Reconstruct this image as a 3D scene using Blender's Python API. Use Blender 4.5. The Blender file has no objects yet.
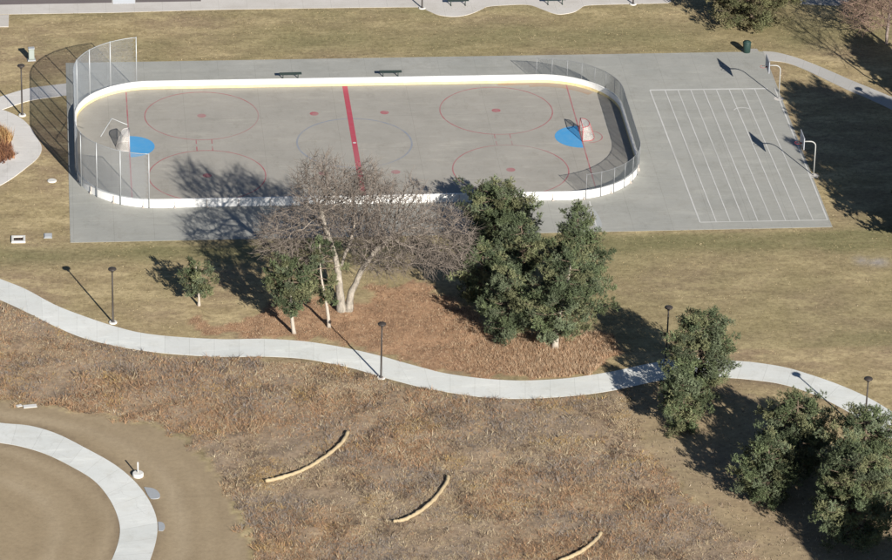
import bpy, math, random
import numpy as np
from mathutils import Vector, Matrix

C = bpy.context.scene
COL = C.collection
PI = math.pi

# ------------------------------------------------------------------ camera (surveyed from the rink markings)
F_PX, DEP, ROLL, YAW = 4125.861, 0.472269, 0.026023, 0.104068
CAM = np.array([-23.3611, -296.5421, 139.9057])
cd, sd = math.cos(DEP), math.sin(DEP)
FW = np.array([math.sin(YAW) * cd, math.cos(YAW) * cd, -sd])
RT = np.array([math.cos(YAW), -math.sin(YAW), 0.0])
UP = np.cross(RT, FW)
R2 = RT * math.cos(ROLL) + UP * math.sin(ROLL)
U2 = UP * math.cos(ROLL) - RT * math.sin(ROLL)


def G(x, y, z=0.0):
    """world ground position (metres) of a surveyed photo point"""
    d = FW * F_PX + R2 * (x - 446) - U2 * (y - 280)
    t = (z - CAM[2]) / d[2]
    p = CAM + d * t
    return (float(p[0]), float(p[1]))


def GL(pts):
    return [G(*q) for q in pts]


# ------------------------------------------------------------------ numpy noise
def vnoise(x, y, seed=0):
    xi = np.floor(x).astype(np.int64); yi = np.floor(y).astype(np.int64)
    fx = x - xi; fy = y - yi
    fx = fx * fx * (3 - 2 * fx); fy = fy * fy * (3 - 2 * fy)

    def h(a, b):
        n = (a * 374761393 + b * 668265263 + seed * 974634777) & 0xFFFFFFFF
        n = ((n ^ (n >> 13)) * 1274126177) & 0xFFFFFFFF
        return ((n ^ (n >> 16)) & 0xFFFF) / 65535.0
    return (h(xi, yi) * (1 - fx) + h(xi + 1, yi) * fx) * (1 - fy) + (h(xi, yi + 1) * (1 - fx) + h(xi + 1, yi + 1) * fx) * fy


def fbm(x, y, seed=0, o=4):
    s = 0; a = .5; t = 0
    for i in range(o):
        s = s + a * vnoise(x * 2 ** i, y * 2 ** i, seed + i * 17); t += a; a *= .5
    return s / t


def inpoly(x, y, poly):
    r = np.zeros(x.shape, bool); n = len(poly); j = n - 1
    for i in range(n):
        xi, yi = poly[i]; xj, yj = poly[j]
        if yi != yj:
            c = ((yi > y) != (yj > y)) & (x < (xj - xi) * (y - yi) / (yj - yi) + xi)
            r ^= c
        j = i
    return r


def smooth_pts(pts, n=6):
    """Catmull-Rom through 2-D points"""
    P = [np.array(q, float) for q in pts]
    P = [2 * P[0] - P[1]] + P + [2 * P[-1] - P[-2]]
    out = []
    for i in range(1, len(P) - 2):
        for k in range(n):
            t = k / n
            a, b, c, d = P[i - 1:i + 3]
            out.append(.5 * ((2 * b) + (c - a) * t + (2 * a - 5 * b + 4 * c - d) * t * t + (3 * b - a - 3 * c + d) * t ** 3))
    out.append(P[-2])
    return [tuple(q) for q in out]


# ------------------------------------------------------------------ object helpers
def link(o, parent=None):
    COL.objects.link(o)
    if parent is not None:
        o.parent = parent
    return o


def tag(o, label=None, cat=None, group=None, kind=None):
    if label: o['label'] = label
    if cat: o['category'] = cat
    if group: o['group'] = group
    if kind: o['kind'] = kind
    return o


def thing(name, label, cat, loc=(0, 0, 0), rz=0.0, group=None):
    o = bpy.data.objects.new(name, None)
    o.empty_display_size = .3
    o.location = loc; o.rotation_euler = (0, 0, rz)
    link(o)
    return tag(o, label, cat, group)


def mesh_np(name, verts, faces, m, parent=None, cols=None, smooth=False, uv=None):
    """verts (n,3), faces: list of tuples or (k,3)/(k,4) array"""
    me = bpy.data.meshes.new(name)
    verts = np.asarray(verts, np.float32)
    if isinstance(faces, np.ndarray):
        k, w = faces.shape
        me.vertices.add(len(verts)); me.vertices.foreach_set('co', verts.ravel())
        me.loops.add(k * w); me.loops.foreach_set('vertex_index', faces.ravel().astype(np.int32))
        me.polygons.add(k)
        me.polygons.foreach_set('loop_start', np.arange(0, k * w, w, dtype=np.int32))
        me.update(calc_edges=True)
    else:
        me.from_pydata([tuple(map(float, v)) for v in verts], [], faces)
        me.update()
    if cols is not None:
        for nm, arr in cols.items():
            at = me.attributes.new(nm, 'FLOAT_COLOR', 'POINT')
            a = np.ones((len(verts), 4), np.float32); arr = np.asarray(arr, np.float32); a[:, :arr.shape[1]] = arr
            at.data.foreach_set('color', a.ravel())
    if uv is not None:
        l = me.uv_layers.new(name='UVMap')
        vi = np.zeros(len(me.loops), np.int32); me.loops.foreach_get('vertex_index', vi)
        l.data.foreach_set('uv', np.asarray(uv, np.float32)[vi].ravel())
    if smooth:
        me.polygons.foreach_set('use_smooth', np.ones(len(me.polygons), bool))
    me.validate()
    if m is not None: me.materials.append(m)
    return link(bpy.data.objects.new(name, me), parent)


class MB:
    """collects boxes, tubes, lathes into one mesh"""
    def __init__(s): s.v = []; s.f = []

    def add(s, v, f):
        n = len(s.v); s.v += [tuple(map(float, q)) for q in v]; s.f += [tuple(i + n for i in q) for q in f]
        return s

    def box(s, c, d, rz=0, rx=0, ch=0.0):
        x, y, z = [q / 2 for q in d]
        ca, sa = math.cos(rz), math.sin(rz); cb, sb = math.cos(rx), math.sin(rx)
        ch = min(ch, x * .9, y * .9, z * .9)
        lv = []
        if ch > 0:
            for (zz, i) in ((-z, ch), (-z + ch, 0), (z - ch, 0), (z, ch)):
                lv += [(-x + i, -y + i, zz), (x - i, -y + i, zz), (x - i, y - i, zz), (-x + i, y - i, zz)]
            f = [(3, 2, 1, 0), (12, 13, 14, 15)]
            for k in range(3):
                for j in range(4):
                    f.append((4 * k + j, 4 * k + (j + 1) % 4, 4 * k + 4 + (j + 1) % 4, 4 * k + 4 + j))
        else:
            lv = [(-x, -y, -z), (x, -y, -z), (x, y, -z), (-x, y, -z), (-x, -y, z), (x, -y, z), (x, y, z), (-x, y, z)]
            f = [(3, 2, 1, 0), (4, 5, 6, 7), (0, 1, 5, 4), (1, 2, 6, 5), (2, 3, 7, 6), (3, 0, 4, 7)]
        o = []
        for (a, b, e) in lv:
            b, e = b * cb - e * sb, b * sb + e * cb
            o.append((a * ca - b * sa + c[0], a * sa + b * ca + c[1], e + c[2]))
        return s.add(o, f)

    def tube(s, pts, r, n=8, cap=True, r1=None):
        pts = [Vector(q) for q in pts]; k = len(pts)
        rs = r if isinstance(r, (list, tuple)) else [r + ((r1 if r1 is not None else r) - r) * i / (k - 1) for i in range(k)]
        v = []; f = []
        prev = None
        for i, q in enumerate(pts):
            t = (pts[min(i + 1, k - 1)] - pts[max(i - 1, 0)]).normalized()
            if prev is None:
                a = t.orthogonal().normalized()
            else:
                a = (prev - t * prev.dot(t)); a = a.normalized() if a.length > 1e-6 else t.orthogonal().normalized()
            prev = a
            b = t.cross(a)
            for j in range(n):
                w = 2 * PI * j / n
                v.append(q + (a * math.cos(w) + b * math.sin(w)) * rs[i])
        for i in range(k - 1):
            for j in range(n):
                f.append((i * n + j, i * n + (j + 1) % n, (i + 1) * n + (j + 1) % n, (i + 1) * n + j))
        if cap:
            f.append(tuple(range(n - 1, -1, -1))); f.append(tuple(range((k - 1) * n, k * n)))
        return s.add(v, f)

    def lathe(s, prof, c=(0, 0, 0), n=20):
        v = []; f = []
        for (r, z) in prof:
            for j in range(n):
                w = 2 * PI * j / n
                v.append((c[0] + r * math.cos(w), c[1] + r * math.sin(w), c[2] + z))
        k = len(prof)
        for i in range(k - 1):
            for j in range(n):
                f.append((i * n + j, i * n + (j + 1) % n, (i + 1) * n + (j + 1) % n, (i + 1) * n + j))
        f.append(tuple(range(n - 1, -1, -1))); f.append(tuple(range((k - 1) * n, k * n)))
        return s.add(v, f)

    def build(s, name, m, parent=None, smooth=False):
        o = mesh_np(name, np.array(s.v), s.f, m, parent)
        if smooth:
            for p in o.data.polygons: p.use_smooth = len(p.vertices) == 4
        return o


def copy_tree(o, parent=None):
    c = o.copy(); COL.objects.link(c)
    if parent is not None: c.parent = parent
    for ch in list(o.children): copy_tree(ch, c)
    return c


# ------------------------------------------------------------------ materials
def mat(name):
    m = bpy.data.materials.new(name); m.use_nodes = True
    nt = m.node_tree; nt.nodes.clear()
    out = nt.nodes.new('ShaderNodeOutputMaterial'); b = nt.nodes.new('ShaderNodeBsdfPrincipled')
    b.inputs['Roughness'].default_value = .85
    b.inputs['Specular IOR Level'].default_value = .25
    nt.links.new(b.outputs[0], out.inputs[0])
    return m, nt, b, out


def pos(nt):
    return nt.nodes.new('ShaderNodeNewGeometry').outputs['Position']


def noise(nt, vec, scale, detail=5, rough=.6, stretch=None):
    if stretch:
        mp = nt.nodes.new('ShaderNodeMapping'); mp.inputs['Scale'].default_value = stretch
        nt.links.new(vec, mp.inputs[0]); vec = mp.outputs[0]
    n = nt.nodes.new('ShaderNodeTexNoise'); n.inputs['Scale'].default_value = scale
    n.inputs['Detail'].default_value = detail; n.inputs['Roughness'].default_value = rough
    nt.links.new(vec, n.inputs['Vector'])
    return n.outputs['Fac']


def ramp(nt, fac, stops):
    r = nt.nodes.new('ShaderNodeValToRGB'); e = r.color_ramp.elements
    while len(e) < len(stops): e.new(.5)
    for i, (p, c) in enumerate(stops):
        e[i].position = p; e[i].color = (*c, 1) if len(c) == 3 else c
    nt.links.new(fac, r.inputs[0])
    return r.outputs[0]


def mix(nt, fac, a, b, mode='MIX'):
    n = nt.nodes.new('ShaderNodeMix'); n.data_type = 'RGBA'; n.blend_type = mode
    for sock, v in ((n.inputs[0], fac), (n.inputs[6], a), (n.inputs[7], b)):
        if isinstance(v, (int, float)): sock.default_value = v
        elif isinstance(v, tuple): sock.default_value = (*v, 1)
        else: nt.links.new(v, sock)
    return n.outputs[2]


def math_n(nt, op, a, b=None):
    n = nt.nodes.new('ShaderNodeMath'); n.operation = op
    for i, v in enumerate((a, b)):
        if v is None: continue
        if isinstance(v, (int, float)): n.inputs[i].default_value = v
        else: nt.links.new(v, n.inputs[i])
    return n.outputs[0]


def bump(nt, b, h, strength=.4, dist=.03):
    n = nt.nodes.new('ShaderNodeBump'); n.inputs['Strength'].default_value = strength; n.inputs['Distance'].default_value = dist
    nt.links.new(h, n.inputs['Height']); nt.links.new(n.outputs[0], b.inputs['Normal'])


def gray3(a, b): return ((0, (a,) * 3), (1, (b,) * 3))


def simple(name, col, var=.15, scale=6, rough=.7, metal=0.0, spec=.3):
    m, nt, b, out = mat(name)
    v = noise(nt, pos(nt), scale, 4)
    k = ramp(nt, v, gray3(1 - var, 1 + var))
    nt.links.new(mix(nt, 1.0, tuple(col), k, 'MULTIPLY'), b.inputs['Base Color'])
    b.inputs['Roughness'].default_value = rough; b.inputs['Metallic'].default_value = metal
    b.inputs['Specular IOR Level'].default_value = spec
    return m


def attr_mat(name, rough=.9, transl=0.0):
    m, nt, b, out = mat(name)
    a = nt.nodes.new('ShaderNodeAttribute'); a.attribute_name = 'tint'
    nt.links.new(a.outputs['Color'], b.inputs['Base Color'])
    b.inputs['Roughness'].default_value = rough; b.inputs['Specular IOR Level'].default_value = .15
    if transl > 0:
        t = nt.nodes.new('ShaderNodeBsdfTranslucent'); nt.links.new(a.outputs['Color'], t.inputs[0])
        ms = nt.nodes.new('ShaderNodeMixShader'); ms.inputs[0].default_value = transl
        nt.links.new(b.outputs[0], ms.inputs[1]); nt.links.new(t.outputs[0], ms.inputs[2]); nt.links.new(ms.outputs[0], out.inputs[0])
    return m


def concrete(name, c0, c1, joint=None, stain=(.8, .78, .74), stain_amt=.5, uvjoint=None, fine=.08, cracks=0):
    """weathered concrete; joint=(dx,dy) sawn joint grid in metres; uvjoint = joint spacing along the UV length"""
    m, nt, b, out = mat(name)
    P = pos(nt)
    col = ramp(nt, noise(nt, P, .22, 6, .65), ((.3, c0), (.7, c1)))
    st = ramp(nt, noise(nt, P, .55, 7, .7, (1, 1.6, 1)), ((.48, (0,) * 3), (.72, (1,) * 3)))
    col = mix(nt, math_n(nt, 'MULTIPLY', st, stain_amt), col, mix(nt, 1.0, col, stain, 'MULTIPLY'))
    fn = noise(nt, P, 9, 3, .7)
    col = mix(nt, 1.0, col, ramp(nt, fn, gray3(1 - fine, 1 + fine)), 'MULTIPLY')
    if joint or uvjoint:
        if joint:
            sep = nt.nodes.new('ShaderNodeSeparateXYZ'); nt.links.new(P, sep.inputs[0])
            fs = []
            for ax, d in ((0, joint[0]), (1, joint[1])):
                q = math_n(nt, 'FRACT', math_n(nt, 'DIVIDE', math_n(nt, 'ADD', sep.outputs[ax], 300.0), d))
                fs.append(math_n(nt, 'LESS_THAN', q, .025 / d))
            f = math_n(nt, 'MAXIMUM', *fs); amt = .35
        else:
            uvn = nt.nodes.new('ShaderNodeUVMap'); sep = nt.nodes.new('ShaderNodeSeparateXYZ'); nt.links.new(uvn.outputs[0], sep.inputs[0])
            q = math_n(nt, 'FRACT', math_n(nt, 'DIVIDE', sep.outputs[0], uvjoint))
            f = math_n(nt, 'LESS_THAN', q, .035 / uvjoint); amt = .3
            # each poured bay is a slightly different grey
            wn = nt.nodes.new('ShaderNodeTexWhiteNoise'); wn.noise_dimensions = '1D'
            nt.links.new(math_n(nt, 'FLOOR', math_n(nt, 'DIVIDE', sep.outputs[0], uvjoint * 3)), wn.inputs['W'])
            col = mix(nt, 1.0, col, ramp(nt, wn.outputs['Value'], gray3(.95, 1.03)), 'MULTIPLY')
        col = mix(nt, math_n(nt, 'MULTIPLY', f, amt), col, mix(nt, 1.0, col, (.4, .39, .37), 'MULTIPLY'))
    if cracks:
        vo = nt.nodes.new('ShaderNodeTexVoronoi'); vo.feature = 'DISTANCE_TO_EDGE'; vo.inputs['Scale'].default_value = .16
        wob = nt.nodes.new('ShaderNodeTexNoise'); wob.inputs['Scale'].default_value = .7; wob.inputs['Detail'].default_value = 4
        nt.links.new(P, wob.inputs['Vector'])
        va = nt.nodes.new('ShaderNodeVectorMath'); va.operation = 'MULTIPLY_ADD'; va.inputs[1].default_value = (2.2, 2.2, 0)
        nt.links.new(wob.outputs['Color'], va.inputs[0]); nt.links.new(P, va.inputs[2]); nt.links.new(va.outputs[0], vo.inputs['Vector'])
        ck = math_n(nt, 'MULTIPLY', math_n(nt, 'LESS_THAN', vo.outputs['Distance'], .006), ramp(nt, noise(nt, P, .3, 2), ((.45, (0,) * 3), (.6, (cracks,) * 3))))
        col = mix(nt, ck, col, mix(nt, 1.0, col, (.5, .48, .46), 'MULTIPLY'))
        sc = ramp(nt, noise(nt, P, .35, 8, .8, (.5, 2.2, 1)), ((.52, (0,) * 3), (.68, (.85,) * 3)))
        col = mix(nt, sc, col, mix(nt, 1.0, col, (1.20, 1.20, 1.18), 'MULTIPLY'))
        dk = ramp(nt, noise(nt, P, .5, 8, .8, (1.5, .7, 1)), ((.54, (0,) * 3), (.72, (.8,) * 3)))
        col = mix(nt, dk, col, mix(nt, 1.0, col, (.80, .79, .77), 'MULTIPLY'))
    nt.links.new(col, b.inputs['Base Color']); b.inputs['Roughness'].default_value = .9
    bump(nt, b, fn, .15, .01)
    return m


def mesh_mat(name, col, pitch=.06, w=.16):
    """woven wire: opaque wires, real holes between them"""
    m, nt, b, out = mat(name)
    b.inputs['Base Color'].default_value = (*col, 1); b.inputs['Roughness'].default_value = .55; b.inputs['Metallic'].default_value = 0.15
    uvn = nt.nodes.new('ShaderNodeUVMap'); sep = nt.nodes.new('ShaderNodeSeparateXYZ'); nt.links.new(uvn.outputs[0], sep.inputs[0])
    u, v = sep.outputs[0], sep.outputs[1]
    a = math_n(nt, 'FRACT', math_n(nt, 'DIVIDE', math_n(nt, 'ADD', math_n(nt, 'ADD', u, v), 500.0), pitch))
    c = math_n(nt, 'FRACT', math_n(nt, 'DIVIDE', math_n(nt, 'ADD', math_n(nt, 'SUBTRACT', u, v), 500.0), pitch))
    f = math_n(nt, 'MAXIMUM', math_n(nt, 'LESS_THAN', a, w), math_n(nt, 'LESS_THAN', c, w))
    t = nt.nodes.new('ShaderNodeBsdfTransparent'); ms = nt.nodes.new('ShaderNodeMixShader')
    nt.links.new(f, ms.inputs[0]); nt.links.new(t.outputs[0], ms.inputs[1]); nt.links.new(b.outputs[0], ms.inputs[2])
    nt.links.new(ms.outputs[0], out.inputs[0])
    return m


def paint(name, col, under, wear=.35, scale=1.4):
    """painted marking worn through to the concrete"""
    m, nt, b, out = mat(name)
    P = pos(nt)
    f = ramp(nt, noise(nt, P, scale, 6, .7), ((.5 - .25, (wear,) * 3), (.5 + .2, (0,) * 3)))
    g = ramp(nt, noise(nt, P, .12, 2, .5), ((.42, (0,) * 3), (.66, (wear * .9,) * 3)))
    nt.links.new(mix(nt, math_n(nt, 'MAXIMUM', f, g), col, under), b.inputs['Base Color'])
    return m


SLAB = (.325, .325, .305)
M = {}
M['slab'] = concrete('slab_concrete', (.305, .308, .286), (.368, .366, .338), joint=(3.05, 3.05), stain_amt=.45, cracks=.10)
M['rink'] = concrete('rink_concrete', (.305, .292, .262), (.358, .340, .305), joint=(6.1, 6.1), stain_amt=.4, fine=.06, cracks=.08)
M['path'] = concrete('path_concrete', (.60, .62, .60), (.68, .69, .665), uvjoint=1.8, stain_amt=.55, stain=(.84, .81, .76), fine=.06, cracks=.15)
M['walk'] = concrete('old_walk_concrete', (.50, .47, .43), (.60, .575, .54), joint=(2.4, 1.8), stain_amt=.4)
M['loop'] = concrete('plaza_concrete', (.56, .545, .52), (.64, .62, .595), joint=(2.5, 2.5), stain_amt=.3, cracks=.15)
M['spur'] = concrete('spur_concrete', (.40, .395, .375), (.46, .45, .43), uvjoint=1.8, stain_amt=.3)
M['asphalt'] = concrete('asphalt', (.145, .125, .125), (.18, .155, .15), stain_amt=.3)
def board_mat():
    m, nt, b, out = mat('white_board')
    P = pos(nt)
    g = ramp(nt, noise(nt, P, 1.3, 8, .8, (1, 1, 2.5)), ((.52, (0,) * 3), (.72, (.6,) * 3)))
    c = mix(nt, g, (.80, .80, .785), (.52, .51, .48))
    sp_ = ramp(nt, noise(nt, P, 7, 3, .6), ((.64, (0,) * 3), (.70, (.6,) * 3)))
    c = mix(nt, sp_, c, (.35, .34, .33))
    nt.links.new(c, b.inputs['Base Color']); b.inputs['Roughness'].default_value = .5
    return m


M['white_board'] = board_mat()
M['yellow'] = simple('yellow_kick', (.66, .55, .30), .3, 2, .7)
M['rust'] = simple('rusty_steel', (.17, .09, .055), .3, 9, .8)
M['galv'] = simple('galvanised', (.40, .42, .43), .12, 6, .45, .3)
M['wire_steel'] = simple('wire_steel', (.34, .37, .40), .1, 6, .45, .4)
M['wire_dark'] = simple('wire_dark', (.17, .185, .19), .1, 6, .5, .4)
M['bracket'] = simple('bracket_steel', (.46, .41, .37), .35, 9, .8)
M['galv_dark'] = simple('dark_rail', (.24, .25, .26), .1, 6, .5, .3)
M['net'] = mesh_mat('goal_net_cord', (.66, .63, .60), .05, .22)
M['red'] = paint('red_line_paint', (.37, .07, .095), (.32, .295, .272), .85)
M['redline'] = paint('red_centre_paint', (.42, .05, .085), (.31, .26, .25), .25)
M['blueline'] = paint('faded_blue_paint', (.20, .24, .315), (.32, .305, .28), .95)
M['crease'] = paint('blue_crease_paint', (.05, .29, .60), (.14, .34, .54), .7)
M['whiteline'] = paint('white_court_paint', (.60, .60, .58), SLAB, .6, .9)
M['goal_red'] = simple('goal_red_paint', (.42, .07, .08), .15, 5, .5)
M['goal_white'] = simple('goal_white_paint', (.50, .47, .45), .1, 5, .5)
M['bench'] = simple('bench_dark_green', (.03, .045, .04), .2, 8, .6)
M['can'] = simple('can_green', (.02, .045, .04), .25, 8, .55)
M['lamp_dark'] = simple('bronze_paint', (.045, .038, .034), .15, 8, .5)
M['lens'] = simple('lamp_lens', (.22, .21, .20), .05, 8, .4)
M['footing'] = simple('footing_concrete', (.62, .61, .58), .1, 4, .9)
M['hoop_white'] = simple('hoop_paint', (.38, .385, .375), .08, 6, .5)
M['board_grey'] = simple('backboard', (.36, .38, .43), .1, 4, .6)
M['rim'] = simple('rim_red', (.40, .05, .04), .15, 8, .5)
M['straw'] = simple('straw_wattle', (.41, .325, .20), .4, 9, .95)
M['utility_white'] = simple('utility_white', (.60, .59, .56), .1, 5, .8)
M['utility_grey'] = simple('utility_grey', (.33, .35, .37), .12, 5, .8)
M['utility_blue'] = simple('utility_blue', (.25, .285, .25), .15, 4, .7)
M['black'] = simple('dark_opening', (.03, .03, .03), .1, 5, .8)
M['grass'] = attr_mat('grass_blades', .95, .2)
M['needles'] = attr_mat('foliage', .75, .0)
M['bark'] = simple('pine_bark', (.15, .115, .085), .3, 7, .95)
M['pale_bark'] = simple('pale_trunk_bark', (.40, .355, .30), .2, 7, .95)
def bark_mat():
    m, nt, b, out = mat('cottonwood_bark')
    a = nt.nodes.new('ShaderNodeAttribute'); a.attribute_name = 'tint'
    P = pos(nt)
    k = ramp(nt, noise(nt, P, 5, 5, .75, (1, 1, .35)), ((.35, (.55,) * 3), (.6, (1.1,) * 3)))
    nt.links.new(mix(nt, 1.0, a.outputs['Color'], k, 'MULTIPLY'), b.inputs['Base Color'])
    b.inputs['Roughness'].default_value = .95; b.inputs['Specular IOR Level'].default_value = .1
    return m


M['cottonwood'] = bark_mat()


# ground material driven by the zone attribute
def ground_mat():
    m, nt, b, out = mat('park_ground')
    P = pos(nt)
    a = nt.nodes.new('ShaderNodeAttribute'); a.attribute_name = 'zone'
    sep = nt.nodes.new('ShaderNodeSeparateColor'); nt.links.new(a.outputs['Color'], sep.inputs[0])
    nat, mul, dirt = sep.outputs[0], sep.outputs[1], sep.outputs[2]
    lush = a.outputs['Alpha']
    n1 = noise(nt, P, .10, 6, .6)
    n2 = noise(nt, P, .55, 6, .7, (.6, 1.3, 1))
    n3 = noise(nt, P, 2.6, 5, .8)
    tan = ramp(nt, n2, ((.3, (.262, .208, .118)), (.5, (.340, .274, .152)), (.72, (.405, .328, .188))))
    oli = ramp(nt, n2, ((.3, (.178, .165, .085)), (.55, (.228, .206, .108)), (.75, (.285, .248, .142))))
    brn = ramp(nt, n2, ((.3, (.262, .196, .128)), (.7, (.335, .257, .165))))
    f1 = ramp(nt, n1, ((.40, (0,) * 3), (.62, (1,) * 3)))
    col = mix(nt, f1, tan, brn)
    straw = ramp(nt, noise(nt, P, .33, 7, .75, (.7, 1.5, 1)), ((.48, (0,) * 3), (.62, (.9,) * 3)))
    col = mix(nt, straw, col, (.475, .385, .225))
    col = mix(nt, lush, col, oli)
    worn = ramp(nt, noise(nt, P, 1.1, 6, .8, (1, 1.7, 1)), ((.53, (0,) * 3), (.70, (.8,) * 3)))
    col = mix(nt, worn, col, mix(nt, 1.0, col, (.66, .63, .60), 'MULTIPLY'))
    nat_c = ramp(nt, noise(nt, P, .9, 7, .75), ((.25, (.200, .145, .102)), (.45, (.285, .212, .145)), (.6, (.335, .250, .165)), (.8, (.41, .32, .21))))
    nat_p = ramp(nt, noise(nt, P, .21, 4, .6), ((.42, (0,) * 3), (.60, (1,) * 3)))
    nat_c = mix(nt, math_n(nt, 'MULTIPLY', nat_p, .35), nat_c, (.265, .222, .180))
    mul_c = ramp(nt, noise(nt, P, .8, 6, .7), ((.3, (.255, .160, .102)), (.55, (.350, .225, .140)), (.75, (.43, .295, .185))))
    dirt_c = ramp(nt, noise(nt, P, .35, 6, .6, (1, .5, 1)), ((.3, (.285, .222, .142)), (.7, (.345, .272, .178))))
    ta = nt.nodes.new('ShaderNodeAttribute'); ta.attribute_name = 'track'
    ts_ = nt.nodes.new('ShaderNodeSeparateColor'); nt.links.new(ta.outputs['Color'], ts_.inputs[0])
    dirt_c = mix(nt, ts_.outputs[0], dirt_c, (.40, .325, .225)); dirt_c = mix(nt, ts_.outputs[1], dirt_c, (.215, .165, .110))
    col = mix(nt, nat, col, nat_c); col = mix(nt, mul, col, mul_c); col = mix(nt, dirt, col, dirt_c)
    col = mix(nt, ts_.outputs[2], col, (.185, .140, .098))
    col = mix(nt, ta.outputs['Alpha'], col, (.33, .30, .275))
    sp = mix(nt, math_n(nt, 'SUBTRACT', 1.0, math_n(nt, 'MULTIPLY', dirt, .6)), (1., 1., 1.), ramp(nt, n3, ((.28, (.62,) * 3), (.5, (1.0,) * 3), (.75, (1.34,) * 3))))
    col = mix(nt, 1.0, col, sp, 'MULTIPLY')
    nt.links.new(col, b.inputs['Base Color']); b.inputs['Roughness'].default_value = 1.0; b.inputs['Specular IOR Level'].default_value = .05
    bump(nt, b, n3, .35, .06)
    return m


M['ground'] = ground_mat()

# ------------------------------------------------------------------ layout in world metres
# main path: upper and lower edge
P_TOP = [(-60, 255), (0, 279), (25, 289), (55, 305), (83, 316), (113, 326), (141, 333), (176, 337), (224, 339.5), (262, 339), (299, 341), (325, 344.4), (350, 349),
         (380, 356), (400, 361.7), (425, 368.5), (448, 374), (486, 379), (523, 380.8), (561, 379), (586, 376), (614, 371.3), (656, 362.5), (692, 358.3), (733, 361), (753.5, 362.5),
         (783.6, 367.2), (808.7, 374.3), (838.8, 384.8), (866.5, 397), (892, 412), (940, 445), (1000, 495)]
P_BOT = [(-62, 273), (0, 300), (28, 313), (55, 326.5), (83, 338), (113, 345.5), (141, 350.5), (176, 354.5), (224, 357), (262, 356.6), (299, 358.5), (325, 362.5), (354, 368.8),
         (385, 378), (415, 386), (430, 389), (448, 392.5), (486, 397.7), (523, 399), (561, 397), (588, 394.4), (616, 390), (664, 380), (697, 376.5), (728, 378), (748, 379.6),
         (778, 383.6), (803, 390.6), (824, 399.4), (848, 412), (875, 430), (915, 462), (975, 512)]
R_OUT = [(-60, 414), (-25, 417.5), (0, 423), (30, 426), (57, 434), (85, 448), (115, 465), (137, 484), (152, 506), (157.5, 527), (153, 552), (140, 580), (115, 606), (80, 626)]
R_IN = [(-60, 434), (-30, 438), (0, 443), (20, 446.5), (45, 454), (70, 466), (93, 480), (108, 497), (117, 515), (120, 533), (114, 555), (101, 578), (80, 596), (50, 612)]


def ribbon_edges(a, b):
    return smooth_pts(GL(a), 5), smooth_pts(GL(b), 5)


pt_, pb_ = ribbon_edges(P_TOP, P_BOT)
ro_, ri_ = ribbon_edges(R_OUT, R_IN)


def widen(t, b, d):
    T = []; B = []
    for q, r in zip(t, b):
        q = np.array(q); r = np.array(r); n = (q - r) / np.linalg.norm(q - r)
        T.append(tuple(q + n * d)); B.append(tuple(r - n * d))
    return T + B[::-1]


PATH_POLY = widen(pt_, pb_, .12); RING_POLY = widen(ro_, ri_, .12)
PATH_EDGE = widen(pt_, pb_, .0)
PATH_WIDE = widen(pt_, pb_, .5); RING_WIDE = widen(ro_, ri_, .5)
SX0, SX1, SY0, SY1 = -22.72, 35.75, -16.72, 16.5
SLAB_POLY = [(SX0, SY0), (35.6, SY0), (35.62, SY1), (SX0, SY1)]


def ribbon(name, t, b, z, m, kind='structure', depth=.18):
    n = len(t)
    v = []; uv = []; s = 0
    for i in range(n):
        if i: s += math.dist(((t[i][0] + b[i][0]) / 2, (t[i][1] + b[i][1]) / 2), ((t[i - 1][0] + b[i - 1][0]) / 2, (t[i - 1][1] + b[i - 1][1]) / 2))
        for (q, zz, vv) in ((b[i], z - depth, 0), (b[i], z, 0), (t[i], z, 1), (t[i], z - depth, 1)):
            v.append((q[0], q[1], zz)); uv.append((s, vv))
    f = []
    for i in range(n - 1):
        for k in range(3):
            f.append((4 * i + k, 4 * i + 4 + k, 4 * i + 5 + k, 4 * i + 1 + k))
    f.append((0, 1, 2, 3)); f.append((4 * n - 1, 4 * n - 2, 4 * n - 3, 4 * n - 4))
    o = mesh_np(name, v, f, m, uv=uv)
    if kind: tag(o, kind=kind)
    return o


def plate(name, poly, z, m, kind='structure', depth=.12):
    """flat-topped slab of any outline"""
    n = len(poly)
    A = sum(poly[i][0] * poly[(i + 1) % n][1] - poly[(i + 1) % n][0] * poly[i][1] for i in range(n))
    if A < 0: poly = poly[::-1]
    v = [(x, y, z) for x, y in poly] + [(x, y, z - depth) for x, y in poly]
    f = [tuple(range(n))] + [(i + n, (i + 1) % n + n, (i + 1) % n, i) for i in range(n)]
    o = mesh_np(name, v, f, m)
    if kind: tag(o, kind=kind)
    return o


# ---- zones
NATIVE = smooth_pts(GL([(-80, 285), (0, 301), (55, 328), (113, 347), (176, 356), (262, 359), (325, 366), (385, 381), (430, 391), (500, 400), (560, 399), (600, 396), (632, 400),
                        (640, 430), (665, 470), (700, 500), (735, 530), (770, 560), (830, 640), (600, 700), (300, 700), (245, 600), (250, 555), (238, 515), (212, 470), (170, 432), (100, 418), (40, 407), (0, 403), (-80, 398)]), 4)
BARE = GL([(600, 396), (664, 382), (700, 378), (760, 400), (800, 440), (900, 520), (1000, 640), (830, 640), (770, 560), (700, 500), (660, 460), (640, 430)])
MULCH = smooth_pts(GL([(190, 318), (235, 322), (262, 315), (300, 303), (335, 300), (355, 303), (385, 285), (430, 290), (470, 310), (500, 330), (560, 340), (608, 332), (613, 352), (600, 372), (560, 377), (520, 378),
                       (470, 376), (430, 367), (400, 359), (360, 348), (310, 339), (250, 336), (200, 335)]), 4)
DIRT = smooth_pts(GL([(-90, 400), (0, 404), (40, 408), (100, 419), (168, 433), (210, 471), (235, 515), (247, 555), (242, 600), (200, 700), (-90, 700)]), 4)
PATCH = GL([(415, 20), (450, 20), (488, 12), (560, 18)])

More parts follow.
